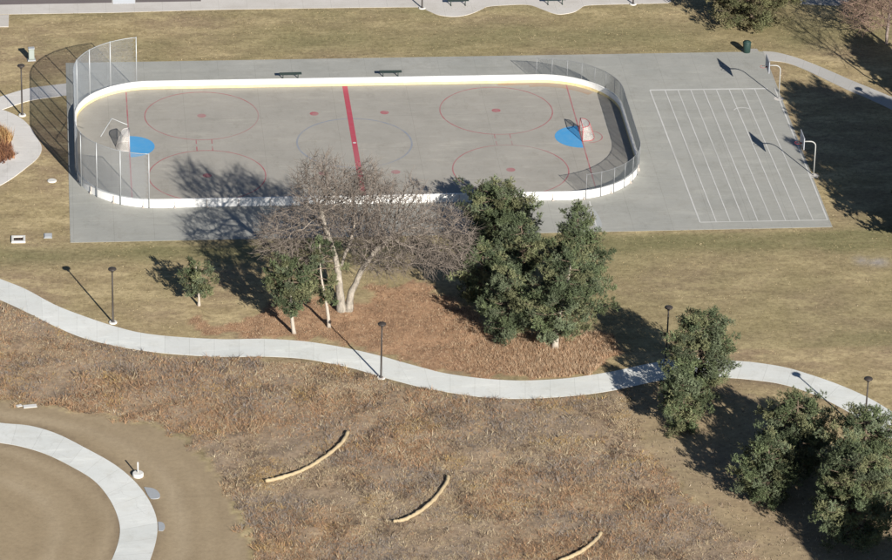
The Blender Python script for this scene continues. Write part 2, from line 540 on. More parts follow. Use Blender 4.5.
XA, XB, YA, YB, ST = -64.0, 82.0, -98.0, 62.0, .45
gx = np.arange(XA, XB + .01, ST); gy = np.arange(YA, YB + .01, ST)
X, Y = np.meshgrid(gx, gy)


def zones(x, y):
    jx = x + (fbm(x * .8, y * .8, 5) - .5) * 2.6; jy = y + (fbm(x * .8, y * .8, 9) - .5) * 3.6
    n = inpoly(jx, jy, NATIVE).astype(float); mu = inpoly(jx, jy, MULCH).astype(float); d = inpoly(x * .6 + jx * .4, y * .6 + jy * .4, DIRT).astype(float)
    ba = inpoly(jx, jy, BARE).astype(float)
    d = np.maximum(d, ba * .35); n = np.maximum(n * (1 - np.minimum(d, 1) * .7), ba * .45)
    # pale fine soil spread beside the new paths
    return n, mu, d, ba


zn, zm, zd, zb = zones(X, Y)
onpath = inpoly(X, Y, PATH_WIDE) | inpoly(X, Y, RING_WIDE)
# greener turf against the slab and along the top strip
lush = np.clip(np.exp(-((Y + 18.6) / 1.7) ** 2) * .8 + np.exp(-((Y - 20.0) / 3.5) ** 2) * .62 * np.clip((X + 14) / 14, .1, 1) + np.exp(-((Y - 26.4) / 1.0) ** 2) * .35, 0, 1)
lush = np.clip(lush + (X > 8) * (X < 40) * (Y < -17) * (Y > -36) * .35, 0, 1)
lush = np.clip(lush * (.5 + fbm(X * .25, Y * .35, 31)) + np.clip(fbm(X * .13, Y * .2, 77) - .52, 0, 1) * 1.6, 0, 1)
off = ((np.minimum(np.maximum(zn, zm), 1)) * (fbm(X * .7, Y * .7, 3) - .5) * .35 + (fbm(X * .35, Y * .35, 8) - .5) * .05)
Z = np.where(onpath, .006, off)
nearslab = (X > SX0 - .6) & (X < SX1 + .6) & (Y > SY0 - .6) & (Y < SY1 + .6)
Z = np.where(nearslab, .034, Z)
Z = np.where(Y > 26.0, .030, Z)
nx, ny = len(gx), len(gy)
idx = np.arange(nx * ny).reshape(ny, nx)
quads = np.stack([idx[:-1, :-1], idx[:-1, 1:], idx[1:, 1:], idx[1:, :-1]], -1).reshape(-1, 4)
def poly_dist(x, y, pl):
    d = np.full(x.shape, 1e9)
    for (ax_, ay_), (bx_, by_) in zip(pl[:-1], pl[1:]):
        vx, vy = bx_ - ax_, by_ - ay_; t = np.clip(((x - ax_) * vx + (y - ay_) * vy) / (vx * vx + vy * vy + 1e-9), 0, 1)
        d = np.minimum(d, np.hypot(x - ax_ - t * vx, y - ay_ - t * vy))
    return d


do, di = poly_dist(X, Y, ro_), poly_dist(X, Y, ri_)
wob = (fbm(X * .12, Y * .12, 63) - .5) * 1.6
tr1 = sum(np.exp(-((d + wob - c) / w) ** 2) * a for d, c, w, a in ((do, 3.4, .6, .3), (do, 5.2, .6, .3), (di, 4.2, .6, .75), (di, .5, .6, .3), (do, 1.0, .5, .2))) * (.3 + fbm(X * .3, Y * .3, 71))
tr2 = sum(np.exp(-((d + wob - c) / w) ** 2) * a for d, c, w, a in ((do, 4.3, .5, .2), (do, 2.3, .6, .18), (di, 9.0, 1.0, .15))) * (.3 + fbm(X * .3, Y * .3, 73))
db = poly_dist(X, Y, pb_)
tr3 = np.clip(np.exp(-(db / .38) ** 2) * 1.1 + np.exp(-(np.minimum(do, di) / .35) ** 2) * .7, 0, 1) * np.clip(fbm(X * .6, Y * .6, 13) * 1.9 - .3, 0, 1)
rub = sum(np.exp(-(((X - G(*q)[0]) / a) ** 2 + ((Y - G(*q)[1]) / b_) ** 2)) for q, a, b_ in (((861, 260), .7, .6), ((877, 262), 1.0, .7))) * np.clip(fbm(X * 1.2, Y * 1.2, 83) * 2.4 - .4, 0, 1)
# ring tracks worn in the infield dirt
tag(mesh_np('ground', np.stack([X.ravel(), Y.ravel(), Z.ravel()], 1), quads, M['ground'],
            cols={'zone': np.stack([zn.ravel(), zm.ravel(), zd.ravel(), lush.ravel()], 1), 'track': np.clip(np.stack([tr1.ravel(), tr2.ravel(), tr3.ravel(), rub.ravel()], 1), 0, 1)}, smooth=True), kind='structure')
fv = [(-900, -700, -.12), (900, -700, -.12), (900, 1500, -.12), (-900, 1500, -.12), (XA, YA, -.12), (XB, YA, -.12), (XB, YB, -.12), (XA, YB, -.12)]
tag(mesh_np('far_ground', fv, [(0, 1, 5, 4), (1, 2, 6, 5), (2, 3, 7, 6), (3, 0, 4, 7)], M['ground'],
            cols={'zone': np.tile([0, 0, 0, .3], (8, 1)), 'track': np.zeros((8, 4))}), kind='structure')

# ---- paving
plate('rink_slab', SLAB_POLY, .05, M['slab'], depth=.25)
ribbon('winding_path', pt_, pb_, .022, M['path'])
ribbon('ring_path', ro_, ri_, .022, M['path'])
sp_t = smooth_pts(GL([(-60, 118), (-30, 106), (0, 97), (27, 89), (48, 86), (68.5, 83.5)]), 5)
sp_b = smooth_pts(GL([(-60, 133), (-30, 119), (0, 110.5), (27, 101.5), (48, 98), (69, 95.5)]), 5)
ribbon('side_path', sp_t, sp_b, .042, M['loop'])
loop_o = smooth_pts(GL([(-70, 104), (-40, 104), (-12, 107), (5, 111), (20, 118), (30, 127), (36, 137), (41, 145), (41.5, 151), (37, 159), (25, 169), (10, 180), (-5, 188), (-30, 197), (-70, 203)]), 4)
loop_i = smooth_pts(GL([(-70, 120), (-45, 120), (-22, 120), (-10, 121), (0, 125), (6, 131), (10, 138), (11.5, 145), (11.5, 149), (9.5, 155), (3, 161.5), (-6, 168), (-18, 173), (-38, 180), (-70, 186)]), 4)
ribbon('plaza_loop', loop_o, loop_i, .05, M['loop'])
sr_t = smooth_pts(GL([(763, 51.5), (775, 52.5), (790, 56), (805, 61), (825, 69), (850, 80), (872, 89), (900, 101), (950, 124)]), 5)
sr_b = smooth_pts(GL([(766, 61.5), (776, 61.5), (788, 63.5), (803, 69), (822, 78), (845, 89), (864, 97), (892, 110), (940, 133)]), 5)
ribbon('corner_path', sr_t, sr_b, .044, M['spur'])
pad = smooth_pts(GL([(420, 7.5), (430, 12), (440, 15.5), (455, 17), (468, 15), (480, 10.5), (488, 7), (505, 5.6), (528, 5.2), (543, 10), (553, 13.5), (561, 14.6), (573.5, 12.5), (580, 9), (586, 6), (605, 5), (625, 4.5), (650, 4), (668, 3.5)]), 5)
walk_poly = [G(-120, 15.5), G(-60, 15), G(9, 14.6), G(60, 13.8), G(112, 13), G(170, 11.4), G(220, 10), G(300, 8.8), G(360, 8), G(395, 7.6)] + pad + [G(671, 2), (29.5, 33.0), (-40, 33.0)]
plate('top_sidewalk', walk_poly, .05, M['walk'], depth=.2)
plate('sidewalk_notch', [G(-60, 28), G(8.5, 27), G(9, 15.2), G(-60, 15.8)], .046, M['walk'], depth=.2)
plate('road', [(-64, 33.01), (82, 33.01), (82, 44), (-64, 44)], .04, M['asphalt'], depth=.2)
plate('parking_bay', [G(-150, 6), G(0, 5.3), G(112, 3.2), G(112, -10), G(-150, -10)], .055, M['asphalt'], depth=.003)
plate('parking_bay', [G(135.5, 2.8), G(201, 1.8), G(201, -10), G(135.5, -10)], .055, M['asphalt'], depth=.003)
plate('white_crossing', [G(113, 4.5), G(135, 4.0), G(134.5, -10), G(112.5, -10)], .057, simple('crossing_white', (.72, .74, .76), .06, 1.5, .8), depth=.003)
plate('upper_path', [G(800, 4.5), G(838, 6), G(860, -3), G(800, -6)], .04, M['spur'])
plate('concrete_pad', smooth_pts(GL([(144, 487.5), (152, 488.5), (157, 491), (160, 495), (158.5, 498.5), (151, 499), (147.5, 495)]), 3), .04, M['utility_grey'])
plate('concrete_pad', smooth_pts(GL([(158, 522), (163, 523), (165, 527), (163, 531), (158.5, 531)]), 3), .03, M['utility_grey'])

# ---- rink ring geometry
XR, YR, RC = 22.1, 11.08, 6.3


def ring_pts(o=0.0, ds=.35):
    """rounded rectangle, anticlockwise from the middle of the far side"""
    xr, yr, rc = XR + o, YR + o, RC + o
    pts = []
    segs = [((0, yr), (-xr + rc, yr)), ('a', (-xr + rc, yr - rc), 90), ((-xr, yr - rc), (-xr, -yr + rc)), ('a', (-xr + rc, -yr + rc), 180), ((-xr + rc, -yr), (xr - rc, -yr)),
            ('a', (xr - rc, -yr + rc), 270), ((xr, -yr + rc), (xr, yr - rc)), ('a', (xr - rc, yr - rc), 0), ((xr - rc, yr), (0, yr))]
    for s in segs:
        if s[0] == 'a':
            n = int(RC * PI / 2 / ds)
            for k in range(n):
                a = math.radians(s[2] + 90 * k / n); pts.append((s[1][0] + rc * math.cos(a), s[1][1] + rc * math.sin(a)))
        else:
            L = math.dist(s[0], s[1]); n = max(1, int(L / 2.4))
            for k in range(n): pts.append((s[0][0] + (s[1][0] - s[0][0]) * k / n, s[0][1] + (s[1][1] - s[0][1]) * k / n))
    return pts


plate('rink_floor', ring_pts(-.03), .055, M['rink'], depth=.003)


def ring_band(name, o0, o1, z0, z1, m, parent):
    """closed band of rectangular section following the boards"""
    A = ring_pts(o0); B = ring_pts(o1); n = len(A)
    v = []
    for a, b in zip(A, B): v += [(a[0], a[1], z0), (b[0], b[1], z0), (b[0], b[1], z1), (a[0], a[1], z1)]
    f = []
    for i in range(n):
        j = (i + 1) % n
        for k in range(4): f.append((4 * i + k, 4 * j + k, 4 * j + (k + 1) % 4, 4 * i + (k + 1) % 4))
    return mesh_np(name, v, f, m, parent)


BH = .76
boards = thing('rink_boards', 'white dasher boards with a yellow kick strip, ringing the whole concrete rink', 'rink boards', (0, 0, 0))
ring_band('board_panel', -.10, -.02, .052, BH - .04, M['white_board'], boards)
ring_band('top_rail', -.125, .005, BH - .037, BH, M['white_board'], boards)
ring_band('kick_plate', -.112, -.102, .058, .30, M['yellow'], boards)
outer = ring_pts(0.0, .2)


def walk_ring(pts, start_pt, end_pt, closed=True):
    """vertices of the ring from nearest start to nearest end, going forward"""
    P = np.array(pts)
    i = int(np.argmin(np.hypot(*(P - start_pt).T))); j = int(np.argmin(np.hypot(*(P - end_pt).T)))
    if j <= i: j += len(pts)
    return [pts[k % len(pts)] for k in range(i, j + 1)]


def resample(pts, ds):
    P = np.array(pts, float); d = np.r_[0, np.cumsum(np.hypot(*np.diff(P, axis=0).T))]
    n = max(1, int(round(d[-1] / ds)))
    s = np.linspace(0, d[-1], n + 1)
    return [(float(np.interp(q, d, P[:, 0])), float(np.interp(q, d, P[:, 1]))) for q in s]


full = resample(outer + [outer[0]], 2.42)
for k, (x, y) in enumerate(full[:-1]):
    nx_, ny_ = full[k + 1][0] - full[k - 1][0], full[k + 1][1] - full[k - 1][1]
    a = math.atan2(ny_, nx_)
    cx, cy = x - math.sin(a) * -.045 * -1, y
    ox, oy = math.sin(a), -math.cos(a)
    b = MB(); b.box((x + ox * .025, y + oy * .025, .37), (.035, .05, .60), a, ch=.006); b.box((x + ox * .07, y + oy * .07, .085), (.16, .16, .07), a, ch=.01); b.box((x + ox * .065, y + oy * .065, .19), (.03, .12, .16), a, ch=.006)
    b.build('support_bracket', M['bracket'], boards)


def woven(pts, z0, z1, pitch, r, ds=.4):
    """diagonal wires of a woven fence as thin three-sided rods following the fence line"""
    P = np.array(pts, float); d = np.r_[0, np.cumsum(np.hypot(*np.diff(P, axis=0).T))]; Ln = d[-1]; H = z1 - z0
    V = []; Fc = []; n = 0
    k = int(math.ceil(H / ds))
    for sg in (1, -1):
        for s0 in np.arange(-H, Ln + H, pitch):
            u = s0 + sg * np.linspace(0, H, k + 1); z = np.linspace(z0, z1, k + 1)
            ok = (u >= 0) & (u <= Ln)
            if ok.sum() < 2: continue
            u, zz = u[ok], z[ok]
            x = np.interp(u, d, P[:, 0]); y = np.interp(u, d, P[:, 1])
            tx = np.interp(np.minimum(u + .05, Ln), d, P[:, 0]) - np.interp(np.maximum(u - .05, 0), d, P[:, 0])
            ty = np.interp(np.minimum(u + .05, Ln), d, P[:, 1]) - np.interp(np.maximum(u - .05, 0), d, P[:, 1])
            l = np.hypot(tx, ty); tx, ty = tx / l, ty / l
            m = len(u)
            a = np.stack([-ty, tx, 0 * tx], 1); b = np.stack([tx * .707, ty * .707, np.full(m, -.707 * sg)], 1)
            for w in (0, 2 * PI / 3, 4 * PI / 3):
                V.append(np.stack([x, y, zz], 1) + r * (a * math.cos(w) + b * math.sin(w)))
            i0 = np.arange(m - 1)
            for q in range(3):
                A0 = n + q * m; B0_ = n + ((q + 1) % 3) * m
                Fc.append(np.stack([A0 + i0, A0 + i0 + 1, B0_ + i0 + 1, B0_ + i0], 1))
            n += 3 * m
    return np.concatenate(V), np.concatenate(Fc)


def fence(name, label, pts, z0, z1, spacing, pitch, wr, wire, rails, pr, metal):
    t = thing(name, label, 'fence', (0, 0, 0))
    P = resample(pts, .35)
    v, f = woven(P, z0, z1, pitch, wr)
    mesh_np('wire_mesh', v, f, wire, t)
    for z in rails:
        MB().tube([(x, y, z) for x, y in P], pr * .7, 6).build('top_rail' if z == max(rails) else 'mid_rail', metal, t, True)
    for (x, y) in resample(pts, spacing):
        MB().tube([(x, y, .03), (x, y, z1 + .06)], pr, 8).build('post', metal, t, True)
    return t


fo = ring_pts(.06, .2)
left_run = walk_ring(fo, (-17.0, 11.1), (-16.6, -11.1))
right_run = walk_ring(fo, (17.3, -11.1), (14.6, 11.1))
lf = fence('tall_chain_link_fence', 'tall galvanised chain-link fence curving round the left end of the rink', left_run, BH, 4.65, 2.35, .075, .0052, M['wire_steel'], (4.65,), .042, M['galv'])
# loose rail leaning off the top of a post
a0 = G(97, 190)
MB().tube([(-20.2, -7.7, 4.62), (-19.3, -4.6, 4.70), (-18.1, -5.4, 4.5)], .032, 6).build('bent_rail', M['galv'], lf, True)
fence('low_wire_fence', 'low fine-mesh grey wire fence curving round the right end of the rink', right_run, BH, 2.15, 1.25, .045, .0034, M['wire_dark'], (2.15,), .024, M['galv_dark'])


# ---- painted markings
def ring_mark(mb, cx, cy, r, w, z, n=72, a0=0, a1=360):
    v = []; f = []
    for i in range(n + 1):
        a = math.radians(a0 + (a1 - a0) * i / n)
        for rr in (r - w / 2, r + w / 2): v.append((cx + rr * math.cos(a), cy + rr * math.sin(a), z))
        if i: f.append((2 * i - 2, 2 * i - 1, 2 * i + 1, 2 * i))
    mb.add(v, f)


def strip_mark(mb, p, q, w, z):
    p = np.array(p); q = np.array(q); d = (q - p) / np.linalg.norm(q - p); n = np.array([-d[1], d[0]]) * w / 2
    mb.add([(*(p - n), z), (*(q - n), z), (*(q + n), z), (*(p + n), z)], [(0, 1, 2, 3)])


def disc_mark(mb, cx, cy, r, z, n=28, a0=0, a1=360):
    v = [(cx, cy, z)]; f = []
    for i in range(n + 1):
        a = math.radians(a0 + (a1 - a0) * i / n); v.append((cx + r * math.cos(a), cy + r * math.sin(a), z))
        if i: f.append((0, i, i + 1))
    mb.add(v, f)


CR, CA, CB1, CB2 = 4.57, 11.93, 5.64, 5.5
red = MB(); ZM = .060
for sx in (-1, 1):
    for cy in (CB1, -CB2):
        ring_mark(red, sx * CA, cy, CR, .095, ZM)
        disc_mark(red, sx * CA, cy, .36, ZM)
        disc_mark(red, sx * 2.85, cy, .36, ZM)
        for hx in (-.62, .62):
            sgn = -1 if cy > 0 else 1
            strip_mark(red, (sx * CA + hx, cy + sgn * (CR - .02)), (sx * CA + hx, cy + sgn * (CR + .75)), .09, ZM)
GLX, GRX = -17.88, 18.22
strip_mark(red, (GLX, -10.4), (GLX, 10.4), .10, ZM); strip_mark(red, (GRX, -10.4), (GRX, 10.4), .10, ZM)
tag(red.build('red_rink_markings', M['red']), kind='structure')
cl = MB(); strip_mark(cl, (0, -10.9), (0, 10.9), .42, .0602)
tag(cl.build('red_centre_line', M['redline']), kind='structure')
bl = MB(); ring_mark(bl, 0, 0, CR, .14, .0598); tag(bl.build('blue_centre_circle', M['blueline']), kind='structure')
wd = MB(); disc_mark(wd, 0, 0, .14, .063); tag(wd.build('white_centre_dot', M['whiteline']), kind='structure')
cr = MB(); disc_mark(cr, GLX + .06, .05, 1.95, .0615, 30, -90, 90); disc_mark(cr, GRX - .06, .35, 2.05, .0615, 30, 90, 270)
tag(cr.build('blue_goal_creases', M['crease']), kind='structure')
ce = MB(); ring_mark(ce, GRX + .55, .35, 1.15, .08, .0625, 24, -95, 75)
tag(ce.build('red_crease_outline', M['red']), kind='structure')
rs_ = MB(); ring_mark(rs_, XR - RC, YR - RC, RC - .55, .75, .0592, 30, 42, 97)
strip_mark(rs_, (XR - RC - 3.2, YR - .38), (XR - RC + .2, YR - .4), .45, .0588)
tag(rs_.build('rust_stain', paint('rust_wash', (.36, .245, .16), (.315, .297, .270), 1.0, .7)), kind='structure')
cw = MB()
T0, T1 = np.array((24.98, 9.1)), np.array((34.75, 9.0)); B0, B1 = np.array((25.5, -15.45)), np.array((35.42, -15.5))
strip_mark(cw, T0, T1, .24, ZM); strip_mark(cw, B0, B1, .12, ZM)
strip_mark(cw, T0, B0, .12, ZM + .0004); strip_mark(cw, T1 + (.6, 0), B1, .13, ZM + .0004)
for k in range(8):
    u = .128 + k * .1085
    strip_mark(cw, T0 + (T1 - T0) * u, B0 + (B1 - B0) * u, .095, ZM + .0008)
ring_mark(cw, *G(743, 112), .75, .1, ZM + .0012, 14, 20, 160)
tag(cw.build('white_court_lines', M['whiteline']), kind='structure')
wl = MB(); p0, p1 = G(589.5, 202), G(597.5, 231.5)
strip_mark(wl, p0, p1, .10, ZM); tag(wl.build('worn_white_line', M['whiteline']), kind='structure')
plate('pale_stain', smooth_pts(GL([(589, 206), (594, 210), (599, 217), (602, 226), (598, 231), (594, 226), (591, 216)]), 3), .0535, paint('pale_wash', (.40, .42, .43), SLAB, .8, 2.2), depth=.002)


# ---- hockey goals
def goal(label, frame_m, x, y, rz):
    t = thing('hockey_goal', label, 'hockey goal', (x, y, .062), rz, 'hockey goals')
    W_, H_, D_ = .915, 1.22, .62
    Db = 1.05
    b = MB(); b.tube([(0, -W_, 0.0), (0, -W_, H_), ], .03, 8); b.tube([(0, W_, 0.0), (0, W_, H_)], .03, 8); b.tube([(0, -W_, H_), (0, W_, H_)], .03, 8)
    b.build('goal_post_frame', frame_m, t, True)
    pts = [(0, -W_, .03)]
    for k in range(9):
        a = math.radians(-90 + 180 * k / 8); pts.append((Db - .45 + .45 * math.cos(a), (W_ - .1) * math.sin(a) * 1.0 + .0, .03))
    pts.append((0, W_, .03))
    b = MB(); b.tube(pts, .026, 6)
    top = [(0, -W_, H_)] + [(D_ - .4 + .4 * math.cos(math.radians(-90 + 180 * k / 8)), (W_ - .12) * math.sin(math.radians(-90 + 180 * k / 8)), H_) for k in range(9)] + [(0, W_, H_)]
    b.tube(top, .025, 6); b.tube([(D_, 0, H_), (Db, 0, .03)], .025, 6)
    b.build('base_frame', frame_m, t, True)
    n = len(pts); v = []; f = []; uv = []
    s = 0
    for i in range(n):
        if i: s += math.dist(pts[i], pts[i - 1])
        v += [(pts[i][0] - .01, pts[i][1] * .99, .05), (top[i][0] - .01, top[i][1] * .99, H_ - .02)]; uv += [(s, 0), (s, 1.3)]
        if i: f.append((2 * i - 2, 2 * i, 2 * i + 1, 2 * i - 1))
    k0 = len(v)
    for i in range(n): v.append((top[i][0] - .01, top[i][1] * .99, H_ - .005)); uv.append((top[i][0], top[i][1]))
    f.append(tuple(range(k0, k0 + n)))
    mesh_np('net', v, f, M['net'], t, uv=uv)
    return t


goal('white-framed hockey goal with a pale net, in front of the tall fence', M['goal_white'], GLX, .05, PI)
goal('red-framed hockey goal with a white net, by the low wire fence', M['goal_red'], GRX, .35, 0)


# ---- benches
def bench_proto():
    t = thing('park_bench', '', 'bench', (0, 0, 0), 0, 'backless park benches')
    s = MB()
    for k in range(4): s.box((0, -.165 + k * .11, .45), (1.83, .095, .045), ch=.008)
    s.build('seat', M['bench'], t)
    for sx in (-.62, .62):
        b = MB(); b.box((sx, 0, .215), (.07, .09, .425), ch=.008); b.box((sx, 0, .41), (.06, .42, .035), ch=.006); b.box((sx, 0, .012), (.1, .44, .024), ch=.006)
        b.build('leg', M['bench'], t)
    return t


b0 = bench_proto()
for i, (q, z, lab) in enumerate([((290.5, 79), .05, 'dark backless bench on the slab behind the far boards, left of the red line'), ((390.5, 77), .05, 'dark backless bench on the slab behind the far boards, right of the red line'),
                                 ((458, 5.5), .05, 'dark bench on the scalloped sidewalk bay beside the lamp footing'), ((555, 4.5), .05, 'dark bench on the further right scalloped sidewalk bay')]):
    o = b0 if i == 0 else copy_tree(b0)
    x, y = G(*q); o.location = (x, y, z); o.rotation_euler.z = (.02, -.01, .0, .01)[i]; o['label'] = lab


# ---- lamps
def lamp_proto():
    t = thing('park_lamp', '', 'lamp post', (0, 0, 0), 0, 'park lamp posts')
    MB().lathe([(.30, -.25), (.30, .07), (.27, .10)], n=24).build('footing', M['footing'], t, True)
    b = MB(); b.lathe([(.13, .10), (.13, .14), (.075, .17), (.062, 2.2), (.052, 4.12)], n=12); b.build('pole', M['lamp_dark'], t, True)
    h = MB().lathe([(.05, 4.12), (.10, 4.16), (.10, 4.26), (.29, 4.34), (.31, 4.38), (.29, 4.43), (.12, 4.49), (.03, 4.51)], n=20).build('lamp_head', M['lamp_dark'], t, True)
    MB().lathe([(.09, 4.20), (.22, 4.318), (.24, 4.325)], n=20).build('lens', M['lens'], h, True)
    return t


lp = lamp_proto()
xk, yk = G(857, 88)
lamps = [(G(113, 322.8), 'dark lamp post at the upper path edge, left of the small lone pine'),
         (G(381, 378.5), 'dark lamp post at the lower path edge, below the big bare cottonwood'),
         (G(665.8, 361.5), 'dark lamp post on the lawn side of the path, left of the pine hiding it'),
         (G(864, 434), 'dark lamp post at the far right stretch of the path, behind the rightmost pine'),
         (G(22.3, 115.5), 'dark lamp post beside the pale concrete loop at the left edge'),
         (G(422, 8.5), 'lamp post whose footing stands left of the sidewalk bench bay'),
         (G(633, 4.5), 'lamp post whose footing stands at the right end of the sidewalk'),
         ((xk + 3.35, yk - 9.1), 'lamp post at the right, whose shadow falls on the grey corner path')]
for i, (q, lab) in enumerate(lamps):
    o = lp if i == 0 else copy_tree(lp)
    o.location = (q[0], q[1], .0); o['label'] = lab


# ---- basketball hoops
def hoop_proto():
    t = thing('basketball_hoop', '', 'basketball hoop', (0, 0, 0), 0, 'gooseneck basketball hoops')
    MB().lathe([(.42, -.25), (.42, .045), (.38, .06)], n=20).build('footing', M['walk'], t, True)
    pts = [(0, 0, .05), (0, 0, 2.5)] + [(-.45 + .45 * math.cos(a), 0, 2.6 + .42 * math.sin(a)) for a in np.linspace(.15, PI / 2, 6)] + [(-1.02, 0, 3.03)]
    MB().tube(pts, .047, 10).build('pole', M['hoop_white'], t, True)
    b = MB(); b.box((-1.08, 0, 3.18), (.05, 1.7, 1.0), ch=.01)
    bb = b.build('backboard', M['board_grey'], t)
    f = MB()
    for (c, d) in (((-1.109, 0, 3.66), (.012, 1.7, .05)), ((-1.109, 0, 2.70), (.012, 1.7, .05)), ((-1.109, -.825, 3.18), (.012, .05, .90)), ((-1.109, .825, 3.18), (.012, .05, .90)),
                   ((-1.109, 0, 3.33), (.012, .6, .04)), ((-1.109, -.28, 3.12), (.012, .04, .37)), ((-1.109, .28, 3.12), (.012, .04, .37))): f.box(c, d)
    f.build('target_lines', M['hoop_white'], bb)
    r = MB(); r.tube([(-1.46 + .23 * math.cos(a), .23 * math.sin(a), 2.92) for a in np.linspace(0, 2 * PI, 21)], .014, 6, cap=False); r.box((-1.17, 0, 2.9), (.13, .16, .07), ch=.01)
    r.build('rim', M['rim'], t, True)
    return t


hp = hoop_proto()
for i, (q, lab) in enumerate([((778.5, 99), 'basketball hoop on a pale gooseneck pole nearer the corner path'), ((813.5, 176), 'basketball hoop on a white gooseneck pole beside the middle of the lined court')]):
    o = hp if i == 0 else copy_tree(hp)
    x, y = G(*q); o.location = (x, y, 0); o['label'] = lab

# ---- trash can at the slab corner
x, y = G(746.5, 52.5)
plate('can_pad', GL([(741, 49), (757, 49), (764, 60), (752, 60)]), .035, M['spur'])
t = thing('trash_can', 'dark green round trash can at the top right corner of the slab', 'trash can', (x, y, .035))
MB().lathe([(.28, 0), (.31, .03), (.34, .82), (.33, .84)], n=24).build('body', M['can'], t, True)
MB().lathe([(.36, .842), (.36, .90), (.30, .99), (.14, 1.04), (.14, 1.06)], n=24).build('lid', M['can'], t, True)

# ---- erosion wattles
for (lab, q) in (('curved straw wattle nearest the ring path, highest on the slope', [(265, 483), (280, 479.5), (295, 475), (312, 467), (327, 457), (340, 446), (345.5, 438.5), (348, 433)]),
                 ('middle curved straw wattle in the dry grass', [(393, 523.5), (402, 522), (413, 517), (424, 510), (434, 501), (442, 491), (447, 483), (448, 478)]),
                 ('straw wattle cut off by the bottom edge of the picture', [(546, 570), (560, 562.5), (570, 558.5), (581, 553), (592, 545), (598, 539), (601, 534)])):
    P = smooth_pts(GL(q), 6); n = len(P); rnd = random.Random(n + int(q[0][0]))
    rs = [.135 * (1 + .16 * rnd.uniform(-1, 1)) * (.8 if i in (0, n - 1) else 1) for i in range(n)]
    o = MB().tube([(x, y, .13 + .03 * rnd.uniform(-1, 1)) for x, y in P], rs, 10).build('straw_wattle', M['straw'], None, True)
    tag(o, lab, 'erosion wattle', 'straw wattles in the dry grass')

# ---- small utilities
x, y = G(138, 476)
t = thing('utility_riser', 'white riser pipe on a round concrete footing beside the ring path', 'utility riser', (x, y, 0))
MB().lathe([(.38, -.2), (.38, .22), (.34, .26)], n=20).build('footing', M['footing'], t, True)
MB().tube([(0.0, .05, .25), (0.0, .05, 1.05)], .055, 10).build('pipe', M['utility_white'], t, True)
x, y = G(52, 181)
t = thing('manhole_cover', 'round white utility lid in the grass below the pale loop', 'utility lid', (x, y, 0))
MB().lathe([(.36, -.1), (.36, .05), (.33, .07)], n=24).build('rim', M['footing'], t, True)
MB().lathe([(.30, .071), (.30, .085)], n=24).build('lid', M['utility_white'], t)
x, y = G(18.5, 240)
t = thing('drain_inlet', 'square concrete drain inlet with a dark grate in the left lawn', 'drain', (x, y, 0))
b = MB(); b.box((0, -.42, .03), (1.05, .22, .2)); b.box((0, .42, .03), (1.05, .22, .2)); b.box((-.44, 0, .03), (.17, .615, .2)); b.box((.44, 0, .03), (.17, .615, .2)); b.build('collar', M['footing'], t)
b = MB(); b.box((0, 0, .0), (.70, .61, .1))
gr = b.build('grate', M['black'], t)
b = MB()
for k in range(5): b.box((-.26 + k * .13, 0, .07), (.03, .6, .035))
b.build('grate_bar', M['rust'], gr)
x, y = G(48, 236)
t = thing('meter_box', 'grey flush meter box lid in the lawn, left of the slab corner', 'meter box', (x, y, 0))
MB().box((0, 0, 0), (.62, .8, .12), ch=.02).build('frame', M['utility_grey'], t)
MB().box((0, 0, .07), (.48, .62, .03), ch=.01).build('lid', simple('lid_pale', (.42, .44, .46), .1, 5, .8), t)
x, y = G(31.5, 60)
t = thing('utility_cabinet', 'small pale grey-green cabinet standing on the lawn at the upper left', 'utility cabinet', (x, y, 0), .1)
MB().box((0, 0, .02), (.65, .52, .14), ch=.02).build('base', M['utility_grey'], t)
cb = MB().box((0, 0, .56), (.46, .36, .94), ch=.03).build('cabinet_body', M['utility_blue'], t)
MB().box((0, -.192, .58), (.36, .018, .76), ch=.005).build('door', simple('cabinet_door', (.29, .33, .31), .1, 5, .6), cb)
MB().box((0, -.02, 1.085), (.53, .44, .09), ch=.03).build('cabinet_top', M['utility_grey'], t)
x, y = G(30, 406.8)
o = MB().box((0, 0, .05), (.95, .45, .05), .15, ch=.02)
o.box((-.75, .12, .04), (.4, .3, .04), .4, ch=.015)
tag(o.build('white_debris', M['utility_white']), 'flat white scraps lying on the dirt at the left, below the dry grass', 'debris').location = (x, y, .0)

# ------------------------------------------------------------------ vegetation
rng = np.random.default_rng(7)


def blades_mesh(name, px, py, pz, h, w, lean, col, nb, m, parent=None):
    """tufts of nb pointed blades each"""
    n = len(px)
    rep = lambda a: np.repeat(a, nb)
    x, y, z, hh, ww = rep(px), rep(py), rep(pz), rep(h), rep(w)
    k = n * nb
    hh = hh * rng.uniform(.6, 1.15, k)
    th = rng.uniform(0, 2 * PI, k); ld = rng.uniform(0, 2 * PI, k); ll = rng.uniform(.1, 1, k) * rep(lean)
    x = x + rng.normal(0, 1, k) * rep(w) * .9; y = y + rng.normal(0, 1, k) * rep(w) * .9
    bw = ww * rng.uniform(.25, .6, k)
    dx, dy = np.cos(th) * bw, np.sin(th) * bw
    v = np.empty((k, 3, 3))
    v[:, 0] = np.stack([x - dx, y - dy, z - .03], 1); v[:, 1] = np.stack([x + dx, y + dy, z - .03], 1)
    v[:, 2] = np.stack([x + np.cos(ld) * ll * hh, y + np.sin(ld) * ll * hh, z + hh], 1)
    c = np.repeat(col, nb, 0) * rng.uniform(.82, 1.18, (k, 1))
    return mesh_np(name, v.reshape(-1, 3), np.arange(k * 3).reshape(-1, 3), m, parent, cols={'tint': np.repeat(c, 3, 0)})


